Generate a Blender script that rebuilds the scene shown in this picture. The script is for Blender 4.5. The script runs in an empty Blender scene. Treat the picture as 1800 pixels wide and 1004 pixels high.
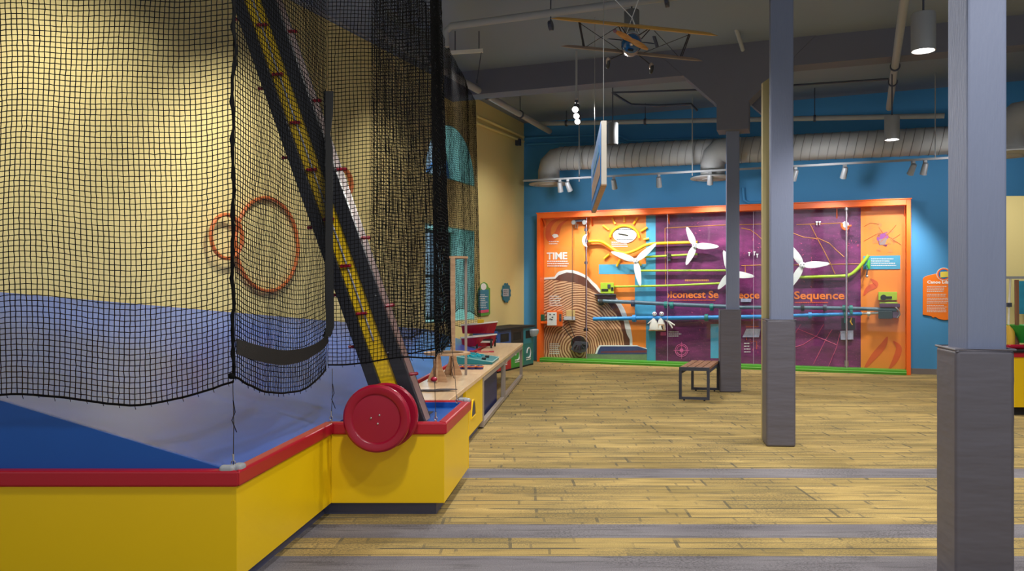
import bpy, bmesh, math, random
import numpy as np
from mathutils import Vector, Matrix
random.seed(7)
rng = np.random.default_rng(7)
sc = bpy.context.scene
COL = sc.collection
V = Vector
F = 1400.0; HC = 1.5                     # focal length in pixels of the 1800 px frame, eye height
# ------------------------------------------------------------------ camera
cam = bpy.data.cameras.new('camera'); cam.lens = 28.0; cam.sensor_width = 36.0
cam.shift_y = 8/1800; cam.clip_end = 200; cam.clip_start = 0.05
co = bpy.data.objects.new('camera', cam); COL.objects.link(co)
co.location = (0, 0, HC); co.rotation_euler = (math.pi/2, 0, 0)
sc.camera = co
sc.view_settings.view_transform = 'Standard'; sc.view_settings.look = 'None'
sc.view_settings.gamma = 1.0; sc.view_settings.use_curve_mapping = False
sc.view_settings.exposure = 0.0
# ------------------------------------------------------------------ measuring helpers
def ray(px, py): return V(((px-900)/F, 1.0, (510-py)/F))
def P(px, py, y): return V((0, 0, HC)) + ray(px, py)*y
def hit(px, py, p0, n):
    d = ray(px, py); o = V((0, 0, HC))
    return o + d*((p0-o).dot(n)/d.dot(n))
TH = math.radians(22.4)
EW = V((math.cos(TH), -math.sin(TH), 0)); ED = V((math.sin(TH), math.cos(TH), 0)); UP = V((0, 0, 1))
LF = V((0.52, 16.67, 0))                 # lower outer corner of the big exhibit frame (front plane)
BACK = LF + ED*0.26                      # plane of its printed back panel
WALLP = LF + ED*0.30                     # plane of the blue wall
CORNER = V((0.256, 17.106, 0))
def SP(px, py, off=0.0): return hit(px, py, BACK - ED*off, ED)
def WL(px, py, off=0.0): return hit(px, py, CORNER + EW*off, EW)
def WB(px, py, off=0.0): return hit(px, py, WALLP - ED*off, ED)
def s2l(c): return c/12.92 if c <= 0.04045 else ((c+0.055)/1.055)**2.4
def rgb(r, g, b): return (s2l(r/255), s2l(g/255), s2l(b/255), 1)
# ------------------------------------------------------------------ materials
MATS = {}
def mat(name, col, rough=0.5, metal=0.0, var=0.06, vscale=6.0, bump=0.0, bscale=60.0, emit=0.0, spec=0.5, stretch=(1, 1, 1)):
    if name in MATS: return MATS[name]
    m = bpy.data.materials.new(name); m.use_nodes = True
    nt = m.node_tree; N = nt.nodes; b = N['Principled BSDF']
    if len(col) == 3: col = (*col, 1)
    b.inputs['Roughness'].default_value = rough; b.inputs['Metallic'].default_value = metal
    b.inputs['Specular IOR Level'].default_value = spec
    tc = N.new('ShaderNodeTexCoord'); mp = N.new('ShaderNodeMapping'); mp.inputs['Scale'].default_value = stretch
    nt.links.new(tc.outputs['Object'], mp.inputs['Vector'])
    no = N.new('ShaderNodeTexNoise'); no.inputs['Scale'].default_value = vscale; no.inputs['Detail'].default_value = 4
    nt.links.new(mp.outputs[0], no.inputs['Vector'])
    mx = N.new('ShaderNodeMix'); mx.data_type = 'RGBA'
    mx.inputs['A'].default_value = tuple(max(0, c*(1-var)) for c in col[:3])+(1,)
    mx.inputs['B'].default_value = tuple(min(1, c*(1+var)) for c in col[:3])+(1,)
    nt.links.new(no.outputs['Fac'], mx.inputs['Factor'])
    nt.links.new(mx.outputs['Result'], b.inputs['Base Color'])
    if bump > 0:
        n2 = N.new('ShaderNodeTexNoise'); n2.inputs['Scale'].default_value = bscale; n2.inputs['Detail'].default_value = 3
        nt.links.new(mp.outputs[0], n2.inputs['Vector'])
        bp = N.new('ShaderNodeBump'); bp.inputs['Strength'].default_value = bump; bp.inputs['Distance'].default_value = 0.02
        nt.links.new(n2.outputs['Fac'], bp.inputs['Height']); nt.links.new(bp.outputs[0], b.inputs['Normal'])
    if emit > 0:
        b.inputs['Emission Color'].default_value = col; b.inputs['Emission Strength'].default_value = emit
    MATS[name] = m; return m
def nodes_of(name):
    m = bpy.data.materials.new(name); m.use_nodes = True; MATS[name] = m
    nt = m.node_tree; return m, nt, nt.nodes, nt.links, nt.nodes['Principled BSDF']
def wood(name, c1, c2, scale=3.0, stretch=(1, 12, 12), rough=0.45):
    m, nt, N, L, b = nodes_of(name)
    tc = N.new('ShaderNodeTexCoord'); mp = N.new('ShaderNodeMapping'); mp.inputs['Scale'].default_value = stretch
    L.new(tc.outputs['Object'], mp.inputs['Vector'])
    no = N.new('ShaderNodeTexNoise'); no.inputs['Scale'].default_value = scale; no.inputs['Detail'].default_value = 6
    L.new(mp.outputs[0], no.inputs['Vector'])
    r = N.new('ShaderNodeValToRGB'); r.color_ramp.elements[0].position = 0.3; r.color_ramp.elements[1].position = 0.7
    r.color_ramp.elements[0].color = c1; r.color_ramp.elements[1].color = c2
    L.new(no.outputs['Fac'], r.inputs[0]); L.new(r.outputs[0], b.inputs['Base Color'])
    b.inputs['Roughness'].default_value = rough
    return m
def carpet(name, c_a, c_b, c_seam, c_streak, bricks=True):
    m, nt, N, L, b = nodes_of(name)
    tc = N.new('ShaderNodeTexCoord')
    def mapping(sx, sy, rot=0.0):
        mp = N.new('ShaderNodeMapping'); mp.inputs['Scale'].default_value = (sx, sy, 1); mp.inputs['Rotation'].default_value = (0, 0, rot)
        L.new(tc.outputs['Object'], mp.inputs['Vector']); return mp.outputs[0]
    def noise(vec, s, d=4):
        n = N.new('ShaderNodeTexNoise'); n.inputs['Scale'].default_value = s; n.inputs['Detail'].default_value = d
        L.new(vec, n.inputs['Vector']); return n.outputs['Fac']
    def ramp(fac, p0, p1):
        r = N.new('ShaderNodeMapRange'); r.inputs['From Min'].default_value = p0; r.inputs['From Max'].default_value = p1
        L.new(fac, r.inputs['Value']); return r.outputs[0]
    def mix(fac, a, bb, mode='MIX'):
        x = N.new('ShaderNodeMix'); x.data_type = 'RGBA'; x.blend_type = mode
        for k, v in (('Factor', fac), ('A', a), ('B', bb)):
            if isinstance(v, (tuple, float)): x.inputs[k].default_value = v
            else: L.new(v, x.inputs[k])
        return x.outputs['Result']
    def math_(op, a, bb):
        x = N.new('ShaderNodeMath'); x.operation = op
        for i, v in enumerate((a, bb)):
            if isinstance(v, float): x.inputs[i].default_value = v
            else: L.new(v, x.inputs[i])
        return x.outputs[0]
    col = mix(ramp(noise(mapping(0.5, 5.0), 1.3, 5), 0.35, 0.65), c_a, c_b)
    if bricks:
        for (w, h, off, ms) in ((1.0, 0.21, 0.37, 0.02), (0.62, 0.105, 0.61, 0.016)):
            br = N.new('ShaderNodeTexBrick'); br.offset = off; br.offset_frequency = 2; br.squash = 1.0; br.squash_frequency = 3
            br.inputs['Scale'].default_value = 1.0; br.inputs['Brick Width'].default_value = w; br.inputs['Row Height'].default_value = h
            br.inputs['Mortar Size'].default_value = ms*0.6; br.inputs['Mortar Smooth'].default_value = 0.3
            br.inputs['Color1'].default_value = (0.76, 0.77, 0.76, 1); br.inputs['Color2'].default_value = (1.12, 1.1, 1.06, 1)
            br.inputs['Mortar'].default_value = (1, 1, 1, 1)
            # wander of the rows
            wv = N.new('ShaderNodeVectorMath'); wv.operation = 'ADD'
            nn = N.new('ShaderNodeTexNoise'); nn.inputs['Scale'].default_value = 1.2; L.new(mapping(1, 1), nn.inputs['Vector'])
            sc_ = N.new('ShaderNodeVectorMath'); sc_.operation = 'MULTIPLY'; sc_.inputs[1].default_value = (0.06, 0.0, 0)
            L.new(nn.outputs['Color'], sc_.inputs[0])
            sp = N.new('ShaderNodeSeparateXYZ'); L.new(mapping(1, 1), sp.inputs[0])
            fl_ = math_('FLOOR', math_('DIVIDE', sp.outputs['Y'], h), 0.0)
            wn = N.new('ShaderNodeTexWhiteNoise'); wn.noise_dimensions = '1D'; L.new(fl_, wn.inputs['W'])
            cb2 = N.new('ShaderNodeCombineXYZ'); L.new(math_('MULTIPLY', wn.outputs['Value'], 7.3), cb2.inputs['X'])
            va = N.new('ShaderNodeVectorMath'); va.operation = 'ADD'; L.new(mapping(1, 1), va.inputs[0]); L.new(cb2.outputs[0], va.inputs[1])
            L.new(va.outputs[0], wv.inputs[0]); L.new(sc_.outputs[0], wv.inputs[1])
            L.new(wv.outputs[0], br.inputs['Vector'])
            col = mix(0.85 if h > .15 else .5, col, br.outputs['Color'], 'MULTIPLY')
            seam = math_('MULTIPLY', br.outputs['Fac'], ramp(noise(mapping(1.1, 2.2), 2.0, 3), 0.38, 0.52))
            col = mix(math_('MULTIPLY', seam, 0.75 if h > .15 else .5), col, c_seam)
    st = ramp(noise(mapping(1.5, 15.0), 1.6, 6), 0.52, 0.70)
    col = mix(math_('MULTIPLY', st, 0.6), col, c_streak)
    pt = math_('MULTIPLY', ramp(noise(mapping(1.0, 2.0), 1.3, 3), 0.45, 0.6), ramp(noise(mapping(1.0, 1.6), 60.0, 2), 0.45, 0.6))
    col = mix(math_('MULTIPLY', pt, 0.65), col, c_streak)
    gr = noise(mapping(1, 1), 170.0, 2)
    g2 = N.new('ShaderNodeMapRange'); g2.inputs['From Min'].default_value = 0.3; g2.inputs['From Max'].default_value = 0.7
    g2.inputs['To Min'].default_value = 0.72; g2.inputs['To Max'].default_value = 1.25; L.new(gr, g2.inputs['Value'])
    col = mix(1.0, col, g2.outputs[0], 'MULTIPLY')
    L.new(col, b.inputs['Base Color']); b.inputs['Roughness'].default_value = 0.95; b.inputs['Specular IOR Level'].default_value = 0.15
    bp = N.new('ShaderNodeBump'); bp.inputs['Strength'].default_value = 0.35; bp.inputs['Distance'].default_value = 0.01
    L.new(gr, bp.inputs['Height']); L.new(bp.outputs[0], b.inputs['Normal'])
    return m
def glass(name, tint=(0.95, 0.97, 0.98), gloss=0.03):
    m, nt, N, L, b = nodes_of(name)
    N.remove(b); out = [n for n in N if n.type == 'OUTPUT_MATERIAL'][0]
    t = N.new('ShaderNodeBsdfTransparent'); t.inputs[0].default_value = (*tint, 1)
    g = N.new('ShaderNodeBsdfGlossy'); g.inputs['Roughness'].default_value = 0.03; g.inputs[0].default_value = (1, 1, 1, 1)
    mx = N.new('ShaderNodeMixShader'); mx.inputs[0].default_value = gloss
    L.new(t.outputs[0], mx.inputs[1]); L.new(g.outputs[0], mx.inputs[2]); L.new(mx.outputs[0], out.inputs[0])
    return m
# ------------------------------------------------------------------ mesh builder
class MB:
    def __init__(s): s.v = []; s.f = []; s.m = []; s.cur = 0
    def add(s, vs, fs):
        o = len(s.v); s.v += [tuple(x) for x in vs]; s.f += [tuple(o+i for i in f) for f in fs]; s.m += [s.cur]*len(fs); return s
    def hexa(s, p):  # 4 bottom, 4 top
        return s.add(p, [(3, 2, 1, 0), (4, 5, 6, 7), (0, 1, 5, 4), (1, 2, 6, 5), (2, 3, 7, 6), (3, 0, 4, 7)])
    def box(s, c, sx, sy, sz, ax=V((1, 0, 0)), ay=V((0, 1, 0)), az=UP):
        c = V(c); a, b_, d = ax*(sx/2), ay*(sy/2), az*(sz/2)
        return s.hexa([c-a-b_-d, c+a-b_-d, c+a+b_-d, c-a+b_-d, c-a-b_+d, c+a-b_+d, c+a+b_+d, c-a+b_+d])
    def bar(s, a, b, w, h, up=UP):   # rectangular bar from a to b
        a, b = V(a), V(b); d = (b-a).normalized(); side = d.cross(up)
        if side.length < 1e-4: side = d.cross(V((1, 0, 0)))
        side.normalize(); u = side.cross(d).normalized()
        return s.box((a+b)/2, (b-a).length, w, h, d, side, u)
    def prism(s, pts, vec):
        pts = [V(p) for p in pts]; vec = V(vec); n = len(pts)
        vs = pts + [p+vec for p in pts]
        fs = [tuple(range(n-1, -1, -1)), tuple(range(n, 2*n))] + [(i, (i+1) % n, n+(i+1) % n, n+i) for i in range(n)]
        return s.add(vs, fs)
    def tube(s, pts, r, n=8, closed=False, flat=1.0):
        pts = [V(p) for p in pts]; m = len(pts); rs = r if isinstance(r, (list, tuple)) else [r]*m
        vs = []; prev = None
        for i, p in enumerate(pts):
            if closed: t = (pts[(i+1) % m]-pts[i-1])
            else: t = pts[min(i+1, m-1)]-pts[max(i-1, 0)]
            t.normalize()
            if prev is None:
                ref = UP if abs(t.z) < 0.9 else V((1, 0, 0)); u = ref.cross(t).normalized()
            else:
                u = prev - t*prev.dot(t)
                u = u.normalized() if u.length > 1e-6 else (UP if abs(t.z) < .9 else V((1, 0, 0))).cross(t).normalized()
            prev = u; w = t.cross(u)
            for k in range(n):
                a = 2*math.pi*k/n; vs.append(p + u*(math.cos(a)*rs[i]) + w*(math.sin(a)*rs[i]*flat))
        fs = []
        for i in range(m if closed else m-1):
            j = (i+1) % m
            for k in range(n): fs.append((i*n+k, i*n+(k+1) % n, j*n+(k+1) % n, j*n+k))
        if not closed: fs += [tuple(range(n-1, -1, -1)), tuple((m-1)*n+k for k in range(n))]
        return s.add(vs, fs)
    def lathe(s, prof, o, axis=UP, n=32, a0=0, a1=2*math.pi):
        o = V(o); axis = V(axis).normalized(); u = (V((1, 0, 0)) if abs(axis.x) < .9 else UP).cross(axis).normalized(); w = axis.cross(u)
        vs = []; full = abs(a1-a0-2*math.pi) < 1e-6; k_ = n if full else n+1
        for (r, h) in prof:
            for k in range(k_):
                a = a0+(a1-a0)*k/n; vs.append(o+axis*h+u*(math.cos(a)*r)+w*(math.sin(a)*r))
        fs = []
        for i in range(len(prof)-1):
            for k in range(n):
                kk = (k+1) % k_ if full else k+1
                fs.append((i*k_+k, i*k_+kk, (i+1)*k_+kk, (i+1)*k_+k))
        if full:
            if prof[0][0] > 1e-6: fs.append(tuple(range(n-1, -1, -1)))
            if prof[-1][0] > 1e-6: fs.append(tuple((len(prof)-1)*n+k for k in range(n)))
        return s.add(vs, fs)
    def cyl(s, a, b, r, n=20):
        a, b = V(a), V(b); return s.lathe([(r, 0), (r, (b-a).length)], a, b-a, n)
    def ball(s, c, r, n=14, sq=(1, 1, 1)):
        k = len(s.v); prof = [(max(1e-5, r*math.sin(math.pi*i/8)), -r*math.cos(math.pi*i/8)) for i in range(9)]
        s.lathe(prof, (0, 0, 0), UP, n); c = V(c)
        for i in range(k, len(s.v)):
            x, y, z = s.v[i]; s.v[i] = (c.x+x*sq[0], c.y+y*sq[1], c.z+z*sq[2])
        return s
    def build(s, name, mats, parent=None, smooth=False, bevel=0.0, seg=2, weld=False):
        me = bpy.data.meshes.new(name)
        off = parent_world(parent) if parent else V((0, 0, 0))
        me.from_pydata([(x-off.x, y-off.y, z-off.z) for x, y, z in s.v], [], s.f)
        mats = mats if isinstance(mats, (list, tuple)) else [mats]
        for m in mats: me.materials.append(m)
        if len(mats) > 1: me.polygons.foreach_set('material_index', s.m)
        bm = bmesh.new(); bm.from_mesh(me)
        if weld: bmesh.ops.remove_doubles(bm, verts=bm.verts, dist=1e-5)
        bmesh.ops.recalc_face_normals(bm, faces=bm.faces); bm.to_mesh(me); bm.free()
        if smooth:
            me.polygons.foreach_set('use_smooth', [True]*len(me.polygons))
            me.set_sharp_from_angle(angle=math.radians(38))
        o = bpy.data.objects.new(name, me); COL.objects.link(o)
        if parent: o.parent = parent
        if bevel:
            b = o.modifiers.new('bevel', 'BEVEL'); b.width = bevel; b.segments = seg; b.limit_method = 'ANGLE'; b.angle_limit = math.radians(40)
        return o
def parent_world(p):
    v = V((0, 0, 0))
    while p is not None: v += p.location; p = p.parent
    return v
def tag(o, label=None, cat=None, group=None, kind=None):
    for k, v in (('label', label), ('category', cat), ('group', group), ('kind', kind)):
        if v: o[k] = v
    return o
def thing(name, label, cat, loc, group=None):
    o = bpy.data.objects.new(name, None); COL.objects.link(o); o.location = loc; o.empty_display_size = .1
    return tag(o, label, cat, group)
def struct(o, label=None): return tag(o, label, None, None, 'structure')
def text(name, s, loc, right, up, size, m, parent, width=None, bold=0.0, depth=0.002):
    cu = bpy.data.curves.new(name, 'FONT'); cu.body = s; cu.size = size; cu.offset = bold*size; cu.extrude = depth; cu.resolution_u = 3
    t = bpy.data.objects.new('tmp', cu); COL.objects.link(t); bpy.context.view_layer.update()
    me = bpy.data.meshes.new_from_object(t.evaluated_get(bpy.context.evaluated_depsgraph_get()))
    bpy.data.objects.remove(t); bpy.data.curves.remove(cu)
    xs = [v.co.x for v in me.vertices]; w = max(xs)-min(xs); k = (width/w) if width else 1.0; x0 = min(xs)
    right = V(right).normalized(); up = V(up).normalized(); n = right.cross(up); off = parent_world(parent) if parent else V((0, 0, 0))
    for v in me.vertices:
        c = v.co.copy(); v.co = V(loc)-off + right*((c.x-x0)*k) + up*c.y + n*c.z
    me.materials.clear(); me.materials.append(m)
    o = bpy.data.objects.new(name, me); COL.objects.link(o); o.parent = parent
    return o
def arc_pts(f, cx, cy, rx, ry, a0, a1, n): return [f(cx+rx*math.cos(a0+(a1-a0)*i/n), cy-ry*math.sin(a0+(a1-a0)*i/n)) for i in range(n+1)]
def smooth_path(pts, n=6):
    pts = [V(p) for p in pts]; out = []
    for i in range(len(pts)-1):
        p0, p1, p2, p3 = pts[max(i-1, 0)], pts[i], pts[i+1], pts[min(i+2, len(pts)-1)]
        for k in range(n):
            t = k/n; out.append(0.5*((2*p1)+(p2-p0)*t+(2*p0-5*p1+4*p2-p3)*t*t+(3*p1-p0-3*p2+p3)*t**3))
    return out+[pts[-1]]
def dashes(name, f, x0, y0, x1, rows, dy, h, m, parent, ragged=0.3, off=0.004):
    """rows of tiny illegible print"""
    b = MB(); r = random.Random(int(x0*7+y0))
    for k in range(rows):
        x = x0; y = y0+dy*k; end = x1-(x1-x0)*ragged*r.random()
        while x < end:
            w = r.uniform(1.4, 3.6); w = min(w, end-x)
            if w > .6: b.prism([f(x, y, off), f(x+w, y, off), f(x+w, y+h, off), f(x, y+h, off)], -NRM[f]*0.001)
            x += w+.7
    return b.build(name, m, parent)
NRM = {}
NRM[SP] = ED*1.0; NRM[WL] = -EW; NRM[WB] = ED*1.0
# ------------------------------------------------------------------ colours
M_yel_wall = mat('yellow wall paint', rgb(231, 213, 146), .75, var=.03, vscale=1.5, bump=.05, bscale=120)
M_blue_wall = mat('blue wall paint', rgb(68, 144, 198), .7, var=.03, vscale=1.5, bump=.05, bscale=120)
M_ceil = mat('grey ceiling paint', rgb(132, 143, 160), .9, var=.05, vscale=.8)
M_beam = mat('slate beam paint', rgb(108, 110, 126), .8, var=.05, vscale=2)
M_post = mat('periwinkle grey post paint', rgb(122, 131, 158), .6, var=.05, vscale=3, bump=.12, bscale=25, stretch=(4, 4, .5))
M_pad = mat('charcoal vinyl pad', rgb(98, 95, 106), .45, var=.04, vscale=3, bump=.5, bscale=1.6, stretch=(1.2, 1.2, 5))
M_pipe = mat('light grey pipe paint', rgb(158, 160, 164), .6)
M_duct = mat('grey spiral duct', rgb(168, 168, 168), .6, metal=0.0, var=.05, vscale=4)
M_alum = mat('brushed aluminium', rgb(160, 162, 166), .5, metal=.3)
M_steel = mat('silver steel', rgb(200, 200, 202), .3, metal=.9)
M_yel = mat('yellow laminate', rgb(240, 198, 8), .33, var=.03, vscale=2)
M_red = mat('red enamel', rgb(158, 14, 46), .3, var=.03)
M_redrail = mat('red rail', rgb(178, 22, 42), .35, var=.03)
M_plinth = mat('slate plinth', rgb(84, 86, 112), .5)
M_blue = mat('blue tray laminate', rgb(52, 96, 186), .26, var=.08, vscale=1.5, spec=.6)
M_bluebd = mat('deep blue board', rgb(8, 82, 170), .4, var=.05)
M_black = mat('black rubber', rgb(24, 24, 28), .55)
M_net = mat('black net cord', rgb(14, 14, 15), .9, var=.1, spec=.1)
M_strap = mat('black webbing', rgb(16, 16, 18), .7, bump=.2, bscale=200)
M_grey = mat('grey plastic', rgb(160, 162, 168), .45)
M_white = mat('white plastic', rgb(236, 236, 234), .45, var=.02)
M_offw = mat('off white', rgb(222, 216, 205), .6)
M_orange = mat('orange frame paint', rgb(243, 104, 28), .4, var=.03)
M_green = mat('green base paint', rgb(76, 156, 44), .45, var=.04)
M_dark = mat('dark slot', rgb(18, 18, 20), .7)
M_fr = mat('slate blue steel', rgb(66, 70, 86), .45, metal=.2)
M_tabletop = wood('maple tabletop', rgb(222, 184, 146), rgb(238, 206, 166), 2.0, (14, 1.2, 6), .28)
M_taupe = mat('taupe steel frame', rgb(160, 148, 138), .45, metal=.2)
M_benchw = wood('brown bench board', rgb(104, 68, 46), rgb(170, 122, 90), 3.0, (16, 2, 8), .6)
M_plywood = wood('beech plywood', rgb(176, 138, 104), rgb(206, 168, 130), 3.0, (3, 3, 12), .5)
M_lamp = mat('lamp glow', (1, .96, .9), .5, emit=12.0)
M_glass = glass('clear guard glass')
M_carpet = carpet('tan plank carpet', rgb(194, 168, 108), rgb(164, 141, 90), rgb(84, 82, 74), rgb(106, 98, 76))
M_carpet_g = carpet('grey plank carpet', rgb(136, 132, 136), rgb(118, 114, 120), rgb(70, 70, 74), rgb(84, 80, 82), False)
# ------------------------------------------------------------------ setting
b = MB()
ys = [(-1.0, 0), (3.55, 1), (4.25, 1), (4.49, 0), (4.82, 1), (5.10, 0), (6.36, 1), (6.69, 0), (18.5, 0)]
for (y0, k), (y1, _) in zip(ys[:-1], ys[1:]):
    b.cur = k; b.add([(-7, y0, 0), (16, y0, 0), (16, y1, 0), (-7, y1, 0)], [(0, 1, 2, 3)])
struct(b.build('floor', [M_carpet, M_carpet_g], weld=True))
CZ = 5.08
struct(MB().box((4.5, 8.5, CZ+.1), 25, 21, .2).build('ceiling', M_ceil))
b = MB()
wl0, wl1 = CORNER-EW*0.66, CORNER+EW*17.5
struct(MB().prism([wl0, wl1, wl1+ED*.25, wl0+ED*.25], UP*CZ).build('wall_back', M_blue_wall))
struct(MB().prism([LF+ED*.30+EW*7.03, wl1, wl1-ED*.02, LF+ED*.28+EW*7.03], UP*.1).build('baseboard_back', mat('grey baseboard', rgb(120, 112, 110), .5)))
# left wall, with a half-round window above a tall window; t runs from the far corner towards the camera
def TL(t, z, dep=0.0): return CORNER-ED*t-EW*dep+UP*z
TC, RR, ZS, ZH, ZB, DEP = 3.45, .95, 3.42, 2.60, .95, .62
b = MB()
def slab(t0, t1, z0, z1): b.hexa([TL(t0, z0), TL(t1, z0), TL(t1, z0, .66), TL(t0, z0, .66), TL(t0, z1), TL(t1, z1), TL(t1, z1, .66), TL(t0, z1, .66)])
slab(0, TC-RR, 0, CZ); slab(TC+RR, 18, 0, CZ); slab(TC-RR, TC+RR, 0, ZB); slab(TC-RR, TC+RR, ZH, ZS)
na = 20
for i in range(na):
    a0, a1 = math.pi*i/na, math.pi*(i+1)/na
    t0, t1 = TC-RR*math.cos(a0), TC-RR*math.cos(a1); z0, z1 = ZS+RR*math.sin(a0), ZS+RR*math.sin(a1)
    b.hexa([TL(t0, z0), TL(t1, z1), TL(t1, z1, .66), TL(t0, z0, .66), TL(t0, CZ), TL(t1, CZ), TL(t1, CZ, .66), TL(t0, CZ, .66)])
struct(b.build('wall_left', M_yel_wall))
# painted reveals, frames and panes
M_rev = mat('pale green reveal paint', rgb(140, 182, 160), .6, var=.04)
M_winf = mat('blue window frame', rgb(60, 120, 180), .5)
M_pane = glass('window glass', (.80, .92, 1.0), .06)
w = tag(bpy.data.objects.new('window_1', None), None, None, None, 'structure'); COL.objects.link(w); w.location = TL(TC, ZS)
b = MB(); n = 24
ring = [(TC-(RR-.0)*math.cos(math.pi*i/n), ZS+RR*math.sin(math.pi*i/n)) for i in range(n+1)]
ring2 = [(TC-(RR-.02)*math.cos(math.pi*i/n), ZS+.02+(RR-.03)*math.sin(math.pi*i/n)) for i in range(n+1)]
for i in range(n):
    (a, c), (d, e), (a2, c2), (d2, e2) = ring[i], ring[i+1], ring2[i], ring2[i+1]
    b.hexa([TL(a, c, 0), TL(d, e, 0), TL(d, e, DEP), TL(a, c, DEP), TL(a2, c2, 0), TL(d2, e2, 0), TL(d2, e2, DEP), TL(a2, c2, DEP)])
b.hexa([TL(TC-RR, ZS), TL(TC+RR, ZS), TL(TC+RR, ZS, DEP), TL(TC-RR, ZS, DEP), TL(TC-RR, ZS+.02), TL(TC+RR, ZS+.02), TL(TC+RR, ZS+.02, DEP), TL(TC-RR, ZS+.02, DEP)])
b.build('window_reveal', M_rev, w)
b = MB(); b.tube([TL(TC-.9*math.cos(math.pi*i/24), ZS+.05+.86*math.sin(math.pi*i/24), .54) for i in range(25)], .045, 4)
b.bar(TL(TC-.92, ZS+.06, .54), TL(TC+.92, ZS+.06, .54), .08, .08)
for a in (45, 90, 135): b.bar(TL(TC, ZS+.06, .54), TL(TC-.88*math.cos(math.radians(a)), ZS+.05+.85*math.sin(math.radians(a)), .54), .035, .05)
b.build('window_frame', M_winf, w)
MB().prism([TL(TC-.88*math.cos(math.pi*i/24), ZS+.06+.84*math.sin(math.pi*i/24), .56) for i in range(25)], -EW*.01).build('pane', M_pane, w)
w = tag(bpy.data.objects.new('window_2', None), None, None, None, 'structure'); COL.objects.link(w); w.location = TL(TC, ZB)
b = MB()
def wbox(t0, t1, z0, z1, d0, d1): b.hexa([TL(t0, z0, d0), TL(t1, z0, d0), TL(t1, z0, d1), TL(t0, z0, d1), TL(t0, z1, d0), TL(t1, z1, d0), TL(t1, z1, d1), TL(t0, z1, d1)])
wbox(TC-RR, TC-RR+.02, ZB, ZH, 0, DEP); wbox(TC+RR-.02, TC+RR, ZB, ZH, 0, DEP); wbox(TC-RR, TC+RR, ZB, ZB+.02, 0, DEP); wbox(TC-RR, TC+RR, ZH-.02, ZH, 0, DEP)
b.build('window_reveal', M_rev, w)
b = MB()
for t in (TC-RR+.05, TC-.31, TC+.31, TC+RR-.05): wbox(t-.03, t+.03, ZB+.02, ZH-.02, .50, .58)
for z in (ZB+.05, 1.75, ZH-.05): wbox(TC-RR+.03, TC+RR-.03, z-.03, z+.03, .505, .575)
b.build('window_frame', mat('dark window frame', rgb(40, 52, 60), .5), w)
b = MB(); wbox(TC-RR+.03, TC+RR-.03, ZB+.03, ZH-.03, .54, .55); b.build('pane', M_pane, w)
# yellow low partition at the far side
q = V((P(1722, 510, 11.2).x, 11.2, 0))
struct(MB().prism([q, q+V((4.5, -.3, 0)), q+V((4.5, -.1, 0)), q+V((0, .2, 0))], UP*2.82).build('wall_partition', M_yel_wall))
# ceiling beam with its forked bracket over the second post
TB = math.radians(20); BW = V((math.cos(TB), -math.sin(TB), 0)); BD = V((math.sin(TB), math.cos(TB), 0))
BO = V((3.2, 11.60, 0))
def BP(px, py, off=0.0): return hit(px, py, BO+BD*off, BD)
struct(MB().prism([BO-BW*4.6+UP*4.69, BO+BW*9+UP*4.69, BO+BW*9+BD*.34+UP*4.69, BO-BW*4.6+BD*.34+UP*4.69], UP*(CZ-4.69)).build('ceiling_beam', M_beam))
b = MB()
pl = [(1150, 88), (1259.6, 183), (1259.6, 229), (1315.5, 226), (1316, 177), (1434, 62)]
b.prism([BP(*p_, -.02) for p_ in pl], BD*.38)
struct(b.build('trim_1', M_beam))
b = MB(); b.prism([BP(1316, 180, .45), BP(1356, 128, .45), BP(1372, 130, .45), BP(1345, 205, .45)], BD*.2)
struct(b.build('trim_3', M_beam))
# ------------------------------------------------------------------ padded posts
def padded_post(a, l, r, ztop_pad, up_l, up_a, up_r, y, label, pad_m, zc=CZ):
    """a: near corner (pixel x), l / r: far corners of pad; up_*: same for the bare post"""
    def quad(l, a, r, y0, wr, wl):
        A = V(((a-900)/F*y0, y0, 0)); R = V(((r-900)/F*(y0+wr), y0+wr, 0)); Lq = V(((l-900)/F*(y0+wl), y0+wl, 0))
        return [Lq, A, R, Lq+R-A]
    q1 = quad(l, a, r, y, -.02, .30); q2 = quad(up_l, up_a, up_r, y+.05, -.015, .20)
    base = (q1[0]+q1[2])/2
    t = thing('padded_post', label, 'post', base)
    MB().prism(q2, UP*zc).build('post', M_post, t, bevel=.012)
    c = sum(q1, V((0, 0, 0)))/4; b = MB()
    # wrapped vinyl pad: softly bulged tube of rings
    nz = 26
    rings = []
    for k in range(nz+1):
        z = ztop_pad*k/nz; s = 1.0+(.003*math.sin(k*1.7)+.002*math.sin(k*3.1))*(1 if 0 < k < nz else 0)
        rings.append([c+(p_-c)*s+UP*z for p_ in q1])
    vs = [v for r_ in rings for v in r_]; fs = []
    for k in range(nz):
        for i in range(4): fs.append((k*4+i, k*4+(i+1) % 4, k*4+4+(i+1) % 4, k*4+4+i))
    fs += [(3, 2, 1, 0), tuple(nz*4+i for i in range(4))]
    b.add(vs, fs); b.build('wrap_pad', pad_m, t, bevel=.02, seg=3, smooth=True)
    b = MB(); seam = [p_+UP*(ztop_pad) for p_ in q1]
    b.tube([c+(p_-c)*1.0 for p_ in seam], .006, 6, closed=True); b.build('top_seam', M_pad, t)
    return t
padded_post(1680, 1645, 1785, 1.215, 1665, 1701, 1771, 3.80, 'wide grey post with charcoal pad, nearest of the three, cut by the frame bottom', M_pad)
padded_post(1347, 1339.5, 1399, 1.215, 1352, 1354, 1395, 7.62, 'middle grey padded post with a yellow strip up its side', M_pad)
t3 = padded_post(1265, 1263, 1303, 1.21, 1276, 1277, 1300, 11.67, 'slim grey padded post standing at the end of the slatted bench', M_pad, 4.05)
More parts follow.
